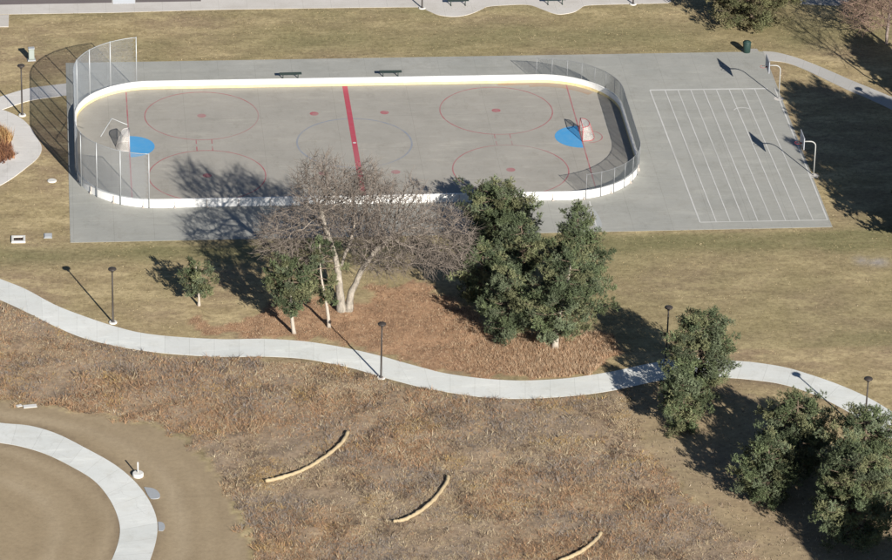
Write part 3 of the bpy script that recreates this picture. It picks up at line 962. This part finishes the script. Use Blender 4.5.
def scatter(poly, dens):
    P = np.array(poly); lo = P.min(0); hi = P.max(0)
    lo = np.maximum(lo, (-44, -82)); hi = np.minimum(hi, (62, 45))
    n = int(dens * (hi[0] - lo[0]) * (hi[1] - lo[1]))
    x = rng.uniform(lo[0], hi[0], n); y = rng.uniform(lo[1], hi[1], n)
    jx = x + (fbm(x * .8, y * .8, 5) - .5) * 2.6; jy = y + (fbm(x * .8, y * .8, 9) - .5) * 3.6
    k = inpoly(jx, jy, poly) & ~inpoly(x, y, PATH_EDGE) & ~inpoly(x, y, RING_POLY)
    return x[k], y[k]


def gz(x, y):
    i = np.clip(((x - XA) / ST), 0, nx - 1.01); j = np.clip(((y - YA) / ST), 0, ny - 1.01)
    i0 = i.astype(int); j0 = j.astype(int); fx = i - i0; fy = j - j0
    return (Z[j0, i0] * (1 - fx) + Z[j0, i0 + 1] * fx) * (1 - fy) + (Z[j0 + 1, i0] * (1 - fx) + Z[j0 + 1, i0 + 1] * fx) * fy


def pick(pal, wts):
    """wts (n,k) -> colours"""
    w = wts / wts.sum(1, keepdims=True); c = np.cumsum(w, 1); r = rng.random((len(w), 1))
    return np.array(pal)[(r > c).sum(1).clip(0, len(pal) - 1)]


# native grass below the path
x, y = scatter(NATIVE, 150)
cov = fbm(x * .38, y * .38, 41, 5); edge = np.clip((26 - x) / 14, .12, 1)
keep = rng.random(len(x)) < np.clip(cov * 3.2 - .75, .16, 1) * edge
x, y = x[keep], y[keep]
f1 = fbm(x * .13, y * .2, 21, 5); f2 = fbm(x * .2, y * .3, 55, 5); f3 = fbm(x * .3, y * .45, 91, 5); f4 = fbm(x * .9, y * .9, 33, 4)
west = np.clip((6 - x) / 20, 0, 1) * np.clip((y + 52) / 8, 0, 1)
pal = [(.43, .345, .228), (.415, .262, .155), (.285, .250, .222), (.175, .130, .098), (.58, .49, .345), (.47, .33, .15)]
w = np.stack([np.full(len(x), .8), np.clip((f1 - .46) * 9, .05, 1.6) + west * .7, np.clip((f2 - .47) * 9, .06, 2.2), np.clip((f4 - .46) * 6, .06, 1.6), np.clip((.5 - f4) * 3, .10, .9), np.clip((f3 - .60) * 9, .0, 1.4)], 1)
col = pick(pal, w)
hs = rng.uniform(.03, .11, len(x)) * (.5 + 1.1 * f1) * (1 + 1.8 * (rng.random(len(x)) < .10)) * (.6 + f4)
tag(blades_mesh('native_grass', x, y, gz(x, y), hs, rng.uniform(.025, .075, len(x)), np.full(len(x), 2.2), col, 4, M['grass']), 'mottled brown native grass covering the slope below the path', 'dry grass', kind='stuff')
# bare soil apron: sparse low tufts
x, y = scatter(BARE, 5)
col = pick([(.34, .27, .195), (.26, .20, .15), (.45, .375, .28)], np.tile([.6, .4, .25], (len(x), 1)))
tag(blades_mesh('sparse_grass', x, y, gz(x, y), rng.uniform(.05, .16, len(x)), rng.uniform(.04, .09, len(x)), np.full(len(x), 1.2), col, 4, M['grass']), 'sparse low dry grass on the bare soil beside the right-hand pines', 'dry grass', kind='stuff')
# tall rusty grass between trees and path
x, y = scatter(MULCH, 95)
f1 = fbm(x * .3, y * .3, 61)
east = np.clip((x - 3) / 8, 0, 1)
keep = rng.random(len(x)) < .55 + .45 * east
x, y, f1, east = x[keep], y[keep], f1[keep], east[keep]
col = pick([(.45, .30, .19), (.52, .385, .26), (.36, .225, .14), (.60, .47, .33), (.24, .16, .105)], np.stack([np.full(len(x), .8), .3 + .5 * east, np.clip(.7 - f1, .1, 1), .1 + .35 * east, np.full(len(x), .25)], 1))
hs = rng.uniform(.08, .26, len(x)) * (.5 + 1.3 * east)
tag(blades_mesh('rusty_grass', x, y, gz(x, y), hs, rng.uniform(.018, .045, len(x)), 2.0 - 1.25 * east, col, 6, M['grass']), 'tall rust-coloured dry grass between the trees and the path', 'dry grass', kind='stuff')


# short turf on the lawns
n = 52000
x = rng.uniform(-42, 58, n); y = rng.uniform(-48, 27, n)
zn_, zm_, zd_, zb_ = zones(x, y)
k = (zn_ < .3) & (zm_ < .5) & (zd_ < .2) & ~inpoly(x, y, PATH_EDGE) & ~((x > SX0) & (x < SX1) & (y > SY0) & (y < SY1))
for pl in (loop_o + loop_i[::-1], sp_t + sp_b[::-1], sr_t + sr_b[::-1], loop_i): k &= ~inpoly(x, y, pl)
x, y = x[k], y[k]
f1 = fbm(x * .4, y * .6, 15, 5); f2 = fbm(x * .15, y * .2, 19, 4)
col = pick([(.42, .335, .20), (.30, .245, .14), (.215, .195, .10), (.52, .43, .28), (.19, .15, .095)], np.stack([np.full(len(x), .7), np.full(len(x), .5), np.clip((f2 - .45) * 6, .1, 1.2), np.clip((f1 - .5) * 5, .08, 1), np.clip((.48 - f1) * 5, .08, 1)], 1))
tag(blades_mesh('lawn_grass', x, y, gz(x, y), rng.uniform(.02, .055, len(x)), rng.uniform(.06, .15, len(x)), np.full(len(x), 2.6), col, 3, M['grass']), 'short dormant turf on the lawns round the slab', 'grass', kind='stuff')


# ---- pines
def foliage(P, rad, n_per, L, Wd, cols, up=.35, seed=1, per_tuft=13):
    """bottle-brush needle tufts spread through clumps centred at P (k,3) with radii rad (k,)"""
    r = np.random.default_rng(seed)
    nt_ = max(3, int(round(n_per / per_tuft)))
    k = len(P) * nt_
    d = r.normal(0, 1, (k, 3)); d /= np.linalg.norm(d, axis=1, keepdims=True)
    q = r.random((k, 1)) ** .40
    c0 = np.repeat(P, nt_, 0) + d * q * np.repeat(rad, nt_)[:, None] * np.array([1, 1, .8])
    ax_ = d * .7 + r.normal(0, .35, (k, 3)) + np.array([0, 0, up + .35]); ax_ /= np.linalg.norm(ax_, axis=1, keepdims=True)
    tc = np.repeat(cols, nt_, 0) * r.uniform(.70, 1.28, (k, 1))
    n = k * per_tuft
    A = np.repeat(ax_, per_tuft, 0)
    c = np.repeat(c0, per_tuft, 0) + A * r.uniform(-.10, .14, (n, 1))
    a = A * r.uniform(.2, 1.0, (n, 1)) + r.normal(0, .62, (n, 3)); a /= np.linalg.norm(a, axis=1, keepdims=True) + 1e-9
    sd_ = np.cross(a, r.normal(0, 1, (n, 3))); sd_ /= np.linalg.norm(sd_, axis=1, keepdims=True) + 1e-9
    l = L * r.uniform(.6, 1.25, (n, 1)); w = Wd * r.uniform(.7, 1.3, (n, 1))
    v = np.empty((n, 3, 3)); v[:, 0] = c - sd_ * w; v[:, 1] = c + sd_ * w; v[:, 2] = c + a * l
    cc = np.repeat(tc, per_tuft, 0) * r.uniform(.88, 1.14, (n, 1))
    return v.reshape(-1, 3), np.repeat(cc, 3, 0)


PAL_PINE = [(.112, .138, .070), (.126, .150, .090), (.156, .164, .086), (.084, .106, .058)]
PAL_OLIVE = [(.145, .145, .072), (.115, .122, .062), (.17, .155, .085)]


def pine(label, base, h, prof, seed, lean=(0, 0), pal=PAL_PINE, n_per=234, dens=1.0, bare=(), name='pine_tree', trunk_r=.2, bark='bark', offs=(0, 0), cl=.36, group='pine trees in the park', nl_=(.15, .021)):
    """prof: list of (height fraction, radius m) of the crown outline; bare: list of (azimuth deg, t0, t1) gaps"""
    r = np.random.default_rng(seed)
    t = thing(name, label, 'tree', (base[0], base[1], 0), 0, group)
    ts = [q[0] for q in prof]; rsd = [q[1] for q in prof]
    tr = MB(); lb = MB()
    ax = lambda z: np.array([lean[0] * z / h + .12 * math.sin(z * .8 + seed), lean[1] * z / h + .12 * math.cos(z * .7 + seed * 2), z])
    zs = np.linspace(-.25, h * .96, 12)
    ax0 = ax(0); 
    axis = lambda z: ax(z) - np.array([ax0[0], ax0[1], 0]) * max(0, 1 - z / 2)
    tr.tube([axis(z) for z in zs], [max(.03, trunk_r * (1 - z / h) ** .8 * (1.35 if z < .2 else 1)) for z in np.clip(zs, 0, None)], 9)
    P = []; RD = []; CC = []
    z = ts[0] * h
    k = 0
    while z < h * .985:
        tt = z / h
        R = float(np.interp(tt, ts, rsd))
        nl = max(3, int(round((2.5 + R * 1.9) * dens)))
        a0 = r.uniform(0, 2 * PI)
        for i in range(nl):
            a = a0 + 2 * PI * i / nl + r.normal(0, .28)
            if any(abs((math.degrees(a) - g[0] + 180) % 360 - 180) < g[3] and g[1] < tt < g[2] for g in bare): continue
            L = R * r.uniform(.62, 1.12)
            lump = .86 + .30 * (vnoise(np.array([a * 1.1 + seed]), np.array([z * .55]), seed)[0])
            L *= lump
            o = axis(z); up = r.uniform(.12, .38) * L * (1.2 - tt * .5)
            end = o + np.array([math.cos(a) * L, math.sin(a) * L, up])
            if L > .8:
                lb.tube([o, o + (end - o) * .55 + np.array([0, 0, -.08 * L]), end], [max(.02, .045 * L ** .6), .028, .012], 5, cap=False)
            shade = r.uniform(.62, 1.3); base_c = np.array(pal[r.integers(len(pal))])
            for fr in ((.42, .58, .72, .86, 1.0) if L > 1.7 else (.5, .75, 1.0) if L > .8 else (.8, 1.0)):
                q = o + (end - o) * fr + r.normal(0, .20, 3) + np.array([0, 0, -.08 * L * (1 - abs(2 * fr - 1.1))])
                P.append(q); RD.append(cl * r.uniform(.72, 1.25) * (1 if L > .8 else .7)); CC.append(base_c * shade)
        z += r.uniform(.40, .62) / max(.75, dens ** .5); k += 1
    P.append(axis(h * .985)); RD.append(.35); CC.append(np.array(pal[0]))
    trunk = tr.build('trunk', M[bark], t, True)
    lb.build('limbs', M['bark'], t, True)
    v, c = foliage(np.array(P), np.array(RD), n_per, nl_[0], nl_[1], np.array(CC), seed=seed)
    mesh_np('crown', v, np.arange(len(v)).reshape(-1, 3), M['needles'], t, cols={'tint': c})
    return t


OVOID = lambda R: [(.10, R * .55), (.2, R * .9), (.38, R), (.6, R * .92), (.8, R * .68), (.93, R * .38), (1, .1)]
CONE = lambda R: [(.08, R * .55), (.16, R * .95), (.28, R), (.5, R * .82), (.7, R * .58), (.88, R * .30), (1, .08)]
pine('broad pine on a short pale trunk in the rusty grass, largest of its group', G(555, 349), 7.6, [(.17, 1.8), (.26, 3.1), (.40, 3.4), (.57, 3.0), (.75, 2.2), (.9, 1.2), (1, .4)], 3, lean=(.85, 0), trunk_r=.26, bark='pale_bark', n_per=247)
pine('slender conical pine standing directly behind the largest pine', G(574, 292), 7.3, [(.08, 2.2), (.25, 2.6), (.45, 2.15), (.65, 1.5), (.80, .95), (.92, .5), (1, .12)], 4, trunk_r=.2)
pine('round-headed pine at the slab edge, half behind the bare cottonwood', G(501, 238.5), 3.55, [(.06, 2.0), (.2, 2.8), (.45, 3.0), (.7, 2.7), (.88, 2.0), (1, 1.0)], 5, lean=(-.2, 1.2), trunk_r=.2, dens=1.4)
pine('dull pine under the right-hand twigs of the bare cottonwood', G(480, 306), 5.4, [(.08, 1.1), (.2, 1.8), (.45, 2.0), (.7, 1.6), (.88, .8), (1, .3)], 61, trunk_r=.17)
pine('small pine wedged between the round-headed pine and the slender conical pine', G(520, 288), 6.0, [(.10, 1.0), (.22, 1.6), (.45, 1.8), (.7, 1.5), (.88, .9), (1, .3)], 6, trunk_r=.18)
pine('bushy pine in the rusty grass, left of the broad pale-trunked pine', G(507, 339), 5.9, [(.08, 1.2), (.2, 1.8), (.45, 1.95), (.7, 1.6), (.88, 1.0), (1, .3)], 7, trunk_r=.18)
pine('small lone pine with a pale trunk on the lawn right of the lamp post', G(199, 305.5), 3.4, [(.26, .55), (.36, 1.0), (.55, 1.3), (.78, 1.15), (.92, .7), (1, .2)], 8, trunk_r=.10, bark='pale_bark', lean=(-.1, 0), cl=.32)
pine('young pine on a bare pale trunk, second tree from the lone small pine', G(294, 333), 6.2, [(.28, .6), (.34, 1.4), (.5, 1.8), (.7, 1.6), (.88, 1.0), (1, .3)], 11, trunk_r=.15, bark='pale_bark', lean=(-.7, 0), cl=.30)
pine('young pine on a bare pale trunk, directly left of the cottonwood stems', G(329, 327), 6.9, [(.30, .5), (.40, 1.3), (.55, 1.7), (.75, 1.5), (.9, .9), (1, .3)], 14, trunk_r=.14, bark='pale_bark', lean=(-.8, .4), cl=.30, dens=.62)
pine('pine just below the path, its crown hiding a stretch of the path', G(697, 397), 6.7, [(.04, 1.7), (.14, 2.3), (.35, 2.6), (.6, 2.45), (.8, 1.9), (.93, 1.1), (1, .4)], 17, lean=(.15, 0), trunk_r=.2)
pine('small bushy pine at the foot of the pine that hides the path', G(681, 430), 4.6, [(.05, 1.2), (.2, 1.8), (.5, 1.7), (.75, 1.3), (.9, .8), (1, .3)], 19, lean=(-.1, 0), trunk_r=.16)
pine('round-crowned pine rising just behind the low-lobed pine below the path', G(792, 471), 5.8, [(.05, 2.1), (.16, 2.9), (.4, 3.05), (.65, 2.7), (.82, 1.8), (.94, 1.1), (1, .4)], 23, trunk_r=.2)
pine('low-lobed pine at the front left of the lower right group', G(765, 504), 5.1, [(.05, 1.4), (.2, 2.1), (.45, 2.2), (.7, 1.8), (.88, 1.1), (1, .3)], 25, trunk_r=.18)
pine('round pine at the right edge, hiding the foot of the last lamp post', G(859, 501), 6.9, [(.06, 2.1), (.16, 2.8), (.4, 3.1), (.65, 2.7), (.82, 1.8), (.94, 1.1), (1, .4)], 29, trunk_r=.22, n_per=247)
pine('wide dense pine at the lower right corner, nearest of its group', G(853, 547), 7.4, [(.10, 2.0), (.22, 3.0), (.42, 3.4), (.65, 3.0), (.82, 2.0), (.94, 1.2), (1, .4)], 30, trunk_r=.22, n_per=247)
pine('low spreading olive-green evergreen at the top edge beyond the slab corner', G(748, 24), 7.0, [(.02, 3.0), (.10, 4.3), (.3, 4.3), (.55, 3.5), (.8, 2.2), (1, .5)], 31, pal=PAL_OLIVE, trunk_r=.22)
# pines beyond the right edge of the picture; their shadows and outer boughs reach into it
GB = 'pines beyond the right edge'
pine('evergreen at the right edge whose long shadow reaches the slab corner', G(965, 215), 11.7, OVOID(4.6), 37, trunk_r=.26, group=GB, cl=.5, n_per=156, nl_=(.30, .055))
pine('evergreen past the right edge, farther out than the one shading the slab corner', G(1034, 230), 12.0, OVOID(4.6), 41, trunk_r=.26, group=GB, cl=.5, n_per=156, nl_=(.30, .055))
pine('evergreen past the right edge, below the one shading the slab corner', G(962, 248), 10.8, [(.06, 3.2), (.18, 4.4), (.36, 4.8), (.6, 3.6), (.82, 2.2), (1, .4)], 43, trunk_r=.24, group=GB, cl=.5, n_per=156, nl_=(.30, .055))
pine('evergreen past the right edge beyond the grey corner path', G(957, 112), 7.4, OVOID(2.9), 47, trunk_r=.24, group=GB, cl=.5, n_per=156, nl_=(.30, .055))
pine('evergreen at the bottom right, whose shadow covers the soil below the pines', G(985, 668), 11.0, OVOID(3.5), 53, trunk_r=.24, group=GB, cl=.5, n_per=156, nl_=(.30, .055))


# ---- bare trees by space colonisation
def bare_tree(name, label, base, stems, lobes, n_att, seed, col_trunk, col_twig, r_tip=.011, r_max=.34, twigs=3, tw_len=(.45, 1.1), step=.36, group=None, expo=2.35, kill=.55):
    r = np.random.default_rng(seed)
    t = thing(name, label, 'tree', (base[0], base[1], 0), 0, group)
    A = []
    vol = np.array([l[3] * l[4] * l[5] for l in lobes]); vol = vol / vol.sum()
    for l, vv in zip(lobes, vol):
        m = int(n_att * vv)
        d = r.normal(0, 1, (m, 3)); d /= np.linalg.norm(d, axis=1, keepdims=True); d *= r.random((m, 1)) ** (1 / 2.4)
        A.append(np.array(l[:3]) + d * np.array(l[3:]))
    A = np.concatenate(A)
    N = []; PAR = []; SR = []
    for s in stems:
        pts = [np.array(q, float) for q in s['p']]
        last = s.get('from', -1)
        if last == -1 and N: last = -1
        for i in range(len(pts) - 1):
            m = max(1, int(np.linalg.norm(pts[i + 1] - pts[i]) / step))
            for k in range(0 if i == 0 else 1, m + 1):
                N.append(pts[i] + (pts[i + 1] - pts[i]) * k / m + (r.normal(0, .03, 3) if k else 0)); PAR.append(last); last = len(N) - 1
                hz_ = max(0.0, N[-1][2]) / max(.1, pts[-1][2])
                SR.append((s['r'][0] + (s['r'][1] - s['r'][0]) * hz_ ** .8) * (1.12 if N[-1][2] < .2 else 1) if 'r' in s else 0)
    near = np.full(len(A), -1); nd = np.full(len(A), 1e9)
    start = 0; alive = np.ones(len(A), bool)
    for it in range(90):
        NN = np.array(N[start:])
        if len(NN) == 0: break
        D = np.linalg.norm(A[:, None, :] - NN[None], axis=2)
        j = D.argmin(1); dm = D[np.arange(len(A)), j]
        u = dm < nd; nd[u] = dm[u]; near[u] = j[u] + start
        alive &= nd > kill
        start = len(N)
        act = alive & (nd < 6.5)
        if not act.any(): break
        dirs = {}
        for ai in np.nonzero(act)[0]:
            nn = near[ai]; d = A[ai] - N[nn]; dirs.setdefault(nn, []).append(d / (np.linalg.norm(d) + 1e-9))
        for nn, ds in dirs.items():
            d = np.mean(ds, 0) + r.normal(0, .16, 3) + np.array([0, 0, .05]); d /= np.linalg.norm(d) + 1e-9
            N.append(N[nn] + d * step); PAR.append(nn)
        if len(N) > 14000: break
    N = np.array(N); PAR = np.array(PAR); n = len(N)
    wgt = np.zeros(n); ch = np.zeros(n, int)
    for i in range(n):
        if PAR[i] >= 0: ch[PAR[i]] += 1
    wgt[ch == 0] = r_tip ** expo
    for i in range(n - 1, -1, -1):
        if wgt[i] == 0: wgt[i] = r_tip ** expo
        if PAR[i] >= 0: wgt[PAR[i]] += wgt[i]
    rad = wgt ** (1 / expo)
    rad = np.minimum(rad, r_max)
    rad[:len(SR)] = np.maximum(rad[:len(SR)], SR)
    has = PAR >= 0
    a = N[PAR[has]]; b = N[has]; rb = rad[has]; ra = np.minimum(rad[PAR[has]], rb * 1.35 + .01)
    big = rb > .05

    def prisms(a, b, ra, rb, k):
        d = b - a; d /= np.linalg.norm(d, axis=1, keepdims=True) + 1e-9
        h = np.where(np.abs(d[:, 2:3]) > .9, np.array([[1., 0, 0]]), np.array([[0, 0, 1.]]))
        s = np.cross(d, h); s /= np.linalg.norm(s, axis=1, keepdims=True); u = np.cross(d, s)
        m = len(a); v = np.empty((m, 2 * k, 3))
        for i in range(k):
            w = 2 * PI * i / k; o = s * math.cos(w) + u * math.sin(w)
            v[:, i] = a + o * ra[:, None]; v[:, k + i] = b + d * (rb * .5)[:, None] + o * rb[:, None]
        f = np.array([(i, (i + 1) % k, k + (i + 1) % k, k + i) for i in range(k)])
        F = (np.arange(m)[:, None, None] * 2 * k + f[None]).reshape(-1, 4)
        return v.reshape(-1, 3), F

    def tint(nv, rr, k):
        f = np.clip((rr - .03) / .12, 0, 1)[:, None]
        c = np.array(col_twig)[None] * (1 - f) + np.array(col_trunk)[None] * f
        c = c * r.uniform(.85, 1.15, (len(rr), 1))
        return np.repeat(c, 2 * k, 0)
    v, F = prisms(a[big], b[big], ra[big], rb[big], 9)
    mesh_np('trunk', v, F, M['cottonwood'], t, cols={'tint': tint(len(v), rb[big], 9)}, smooth=True)
    v1, F1 = prisms(a[~big], b[~big], ra[~big], rb[~big], 4); c1 = tint(len(v1), rb[~big], 4)
    # fine twigs
    tips = np.nonzero(rad < .035)[0]
    src = np.repeat(tips, twigs)
    base_d = N[src] - N[np.maximum(PAR[src], 0)]; base_d /= np.linalg.norm(base_d, axis=1, keepdims=True) + 1e-9
    d = base_d + r.normal(0, .6, base_d.shape) + np.array([0, 0, .12]); d /= np.linalg.norm(d, axis=1, keepdims=True)
    L = r.uniform(*tw_len, (len(src), 1))
    mid = N[src] + d * L * .5; d2 = d + r.normal(0, .3, d.shape); d2 /= np.linalg.norm(d2, axis=1, keepdims=True)
    aa = np.concatenate([N[src], mid]); bb = np.concatenate([mid, mid + d2 * L * .6])
    rr0 = np.concatenate([np.full(len(src), r_tip * .95), np.full(len(src), r_tip * .75)]); rr1 = np.concatenate([np.full(len(src), r_tip * .75), np.full(len(src), r_tip * .4)])
    v2, F2 = prisms(aa, bb, rr0, rr1, 3)
    o = np.repeat(np.array(col_twig)[None] * r.uniform(.7, 1.3, (len(aa), 1)), 6, 0)
    vv = np.concatenate([v1, v2]); FF = np.concatenate([F1, F2 + len(v1)])
    mesh_np('crown', vv, FF, M['cottonwood'], t, cols={'tint': np.concatenate([c1, o])})
    return t


bare_tree('cottonwood_tree', 'big leafless cottonwood with two pale stems and a wide grey twiggy crown', G(344, 311),
          [{'p': [(-.15, 0, -.2), (-.35, .1, 1.5), (-.5, .1, 3.4), (-.9, .2, 5.2), (-1.5, .3, 7.0), (-1.8, .4, 8.4)], 'r': (.36, .10)}, {'p': [(-.5, .1, 3.2), (.3, .3, 5.0), (.6, .5, 6.4)], 'from': 8},
           {'p': [(.25, 0, -.2), (.55, -.1, 1.6), (1.2, -.2, 3.4), (2.2, -.3, 5.0), (3.3, -.3, 6.0)], 'r': (.32, .11)}, {'p': [(.7, .1, 1.8), (1.5, .5, 3.5), (2.4, .8, 5.2)]}],
          [(-3.7, 0, 5.9, 2.9, 3.2, 2.4), (-1.7, .6, 9.2, 2.4, 2.9, 3.2), (1.5, .8, 8.7, 2.1, 2.8, 2.9), (4.3, .3, 7.8, 2.1, 2.7, 2.7), (6.7, -.2, 5.8, 2.9, 3.2, 2.5), (3.0, -1.0, 6.0, 3.0, 3.0, 2.3), (1.0, 2.2, 7.0, 3.4, 3.2, 2.5)],
          6000, 4, (.345, .31, .262), (.225, .190, .162), r_tip=.0138, r_max=.42, twigs=4, tw_len=(.5, 1.15), kill=.43, expo=2.15)
bx, by = G(886, 44)
bare_tree('bare_tree', 'leafless reddish-brown tree with a grey trunk at the top right corner', (bx, by),
          [{'p': [(0, 0, -.2), (.05, 0, 1.6), (.1, .1, 3.2)]}], [(0, 0, 4.4, 2.8, 2.6, 2.6), (-1.4, .3, 3.2, 2.8, 2.4, 1.9)], 1500, 9, (.26, .215, .195), (.27, .19, .15), r_tip=.013, kill=.38, r_max=.14, twigs=4, group='bare trees at the top right')
bx, by = G(863, 22)
bare_tree('bare_tree', 'leafless tree with a dark leaning trunk above the top right bend of grass', (bx, by),
          [{'p': [(0, 0, -.2), (.1, 0, 1.8), (-.05, .2, 3.6), (.2, .3, 5.0)]}], [(.2, 0, 6.4, 3.4, 3.2, 2.8), (.6, .3, 3.6, 2.6, 2.4, 2.0)], 1300, 12, (.22, .18, .16), (.26, .18, .14), r_tip=.013, r_max=.17, twigs=4, group='bare trees at the top right')
bx, by = G(905, 105)
bare_tree('bare_tree', 'leafless tree past the right edge, whose thin grey shadow crosses the upper lawn', (bx, by),
          [{'p': [(0, 0, -.2), (.1, 0, 2.0), (-.05, .1, 4.2)]}], [(0, 0, 7.6, 1.7, 1.7, 3.6)], 500, 15, (.24, .20, .18), (.20, .16, .14), r_tip=.013, r_max=.15, twigs=4, group='bare trees at the top right')


# ---- ornamental grass in the planting bed at the left edge
def grass_clump(label, c, R, H, n, pal, seed):
    x = rng.normal(0, R * .45, n); y = rng.normal(0, R * .45, n)
    col = pick(pal, np.ones((n, len(pal))))
    o = blades_mesh('ornamental_grass', x, y, np.zeros(n), np.full(n, H) * rng.uniform(.6, 1.1, n), np.full(n, .07), np.full(n, .55), col, 6, M['grass'])
    o.location = (c[0], c[1], 0)
    return tag(o, label, 'ornamental grass', 'grass clumps in the plaza bed')


PG = [(.40, .25, .11), (.33, .17, .08), (.50, .36, .18)]
PR = [(.26, .13, .08), (.33, .17, .09), (.19, .10, .07)]
grass_clump('tall golden grass clump in the bed at the upper left edge', G(-1, 141), .8, 1.15, 420, PG, 1)
grass_clump('low rust-brown grass clump in the bed inside the pale loop', G(2, 155), 1.0, .6, 420, PR, 2)
grass_clump('russet grass clump at the very edge of the loop bed, behind the golden one', G(-6, 149), .9, .9, 420, PR, 3)
plate('planting_bed', loop_i[8:-8] if len(loop_i) > 30 else loop_i, .02, simple('bed_mulch', (.22, .12, .075), .3, 4, .95))

# ------------------------------------------------------------------ light, sky, camera
EL, AZ = math.radians(24.7), math.radians(159.7)      # sun to the south-south-east, low
sun_dir = Vector((math.sin(AZ) * math.cos(EL), math.cos(AZ) * math.cos(EL), math.sin(EL)))
L = bpy.data.lights.new('sun', 'SUN'); L.energy = 5.0; L.angle = math.radians(.53); L.color = (1.0, .945, .86)
so = bpy.data.objects.new('sun', L); link(so)
so.rotation_euler = (-sun_dir).to_track_quat('-Z', 'Y').to_euler(); so.location = (60, -150, 120)
wd_ = bpy.data.worlds.new('World'); C.world = wd_; wd_.use_nodes = True
nt = wd_.node_tree; nt.nodes.clear()
sky = nt.nodes.new('ShaderNodeTexSky'); sky.sky_type = 'NISHITA'; sky.sun_disc = False
sky.sun_elevation = EL; sky.sun_rotation = AZ; sky.altitude = 1600; sky.air_density = .75; sky.dust_density = .3
bg = nt.nodes.new('ShaderNodeBackground'); bg.inputs[1].default_value = .05
wo = nt.nodes.new('ShaderNodeOutputWorld')
nt.links.new(sky.outputs[0], bg.inputs[0]); nt.links.new(bg.outputs[0], wo.inputs[0])

cam = bpy.data.cameras.new('camera'); cam.sensor_width = 36; cam.lens = F_PX / 892 * 36; cam.clip_end = 4000; cam.clip_start = 1
co = bpy.data.objects.new('camera', cam); link(co)
mw = Matrix(((R2[0], U2[0], -FW[0], CAM[0]), (R2[1], U2[1], -FW[1], CAM[1]), (R2[2], U2[2], -FW[2], CAM[2]), (0, 0, 0, 1)))
co.matrix_world = mw
C.camera = co
vs = C.view_settings
vs.view_transform = 'Standard'; vs.look = 'None'; vs.exposure = .70; vs.gamma = 1; vs.use_curve_mapping = False
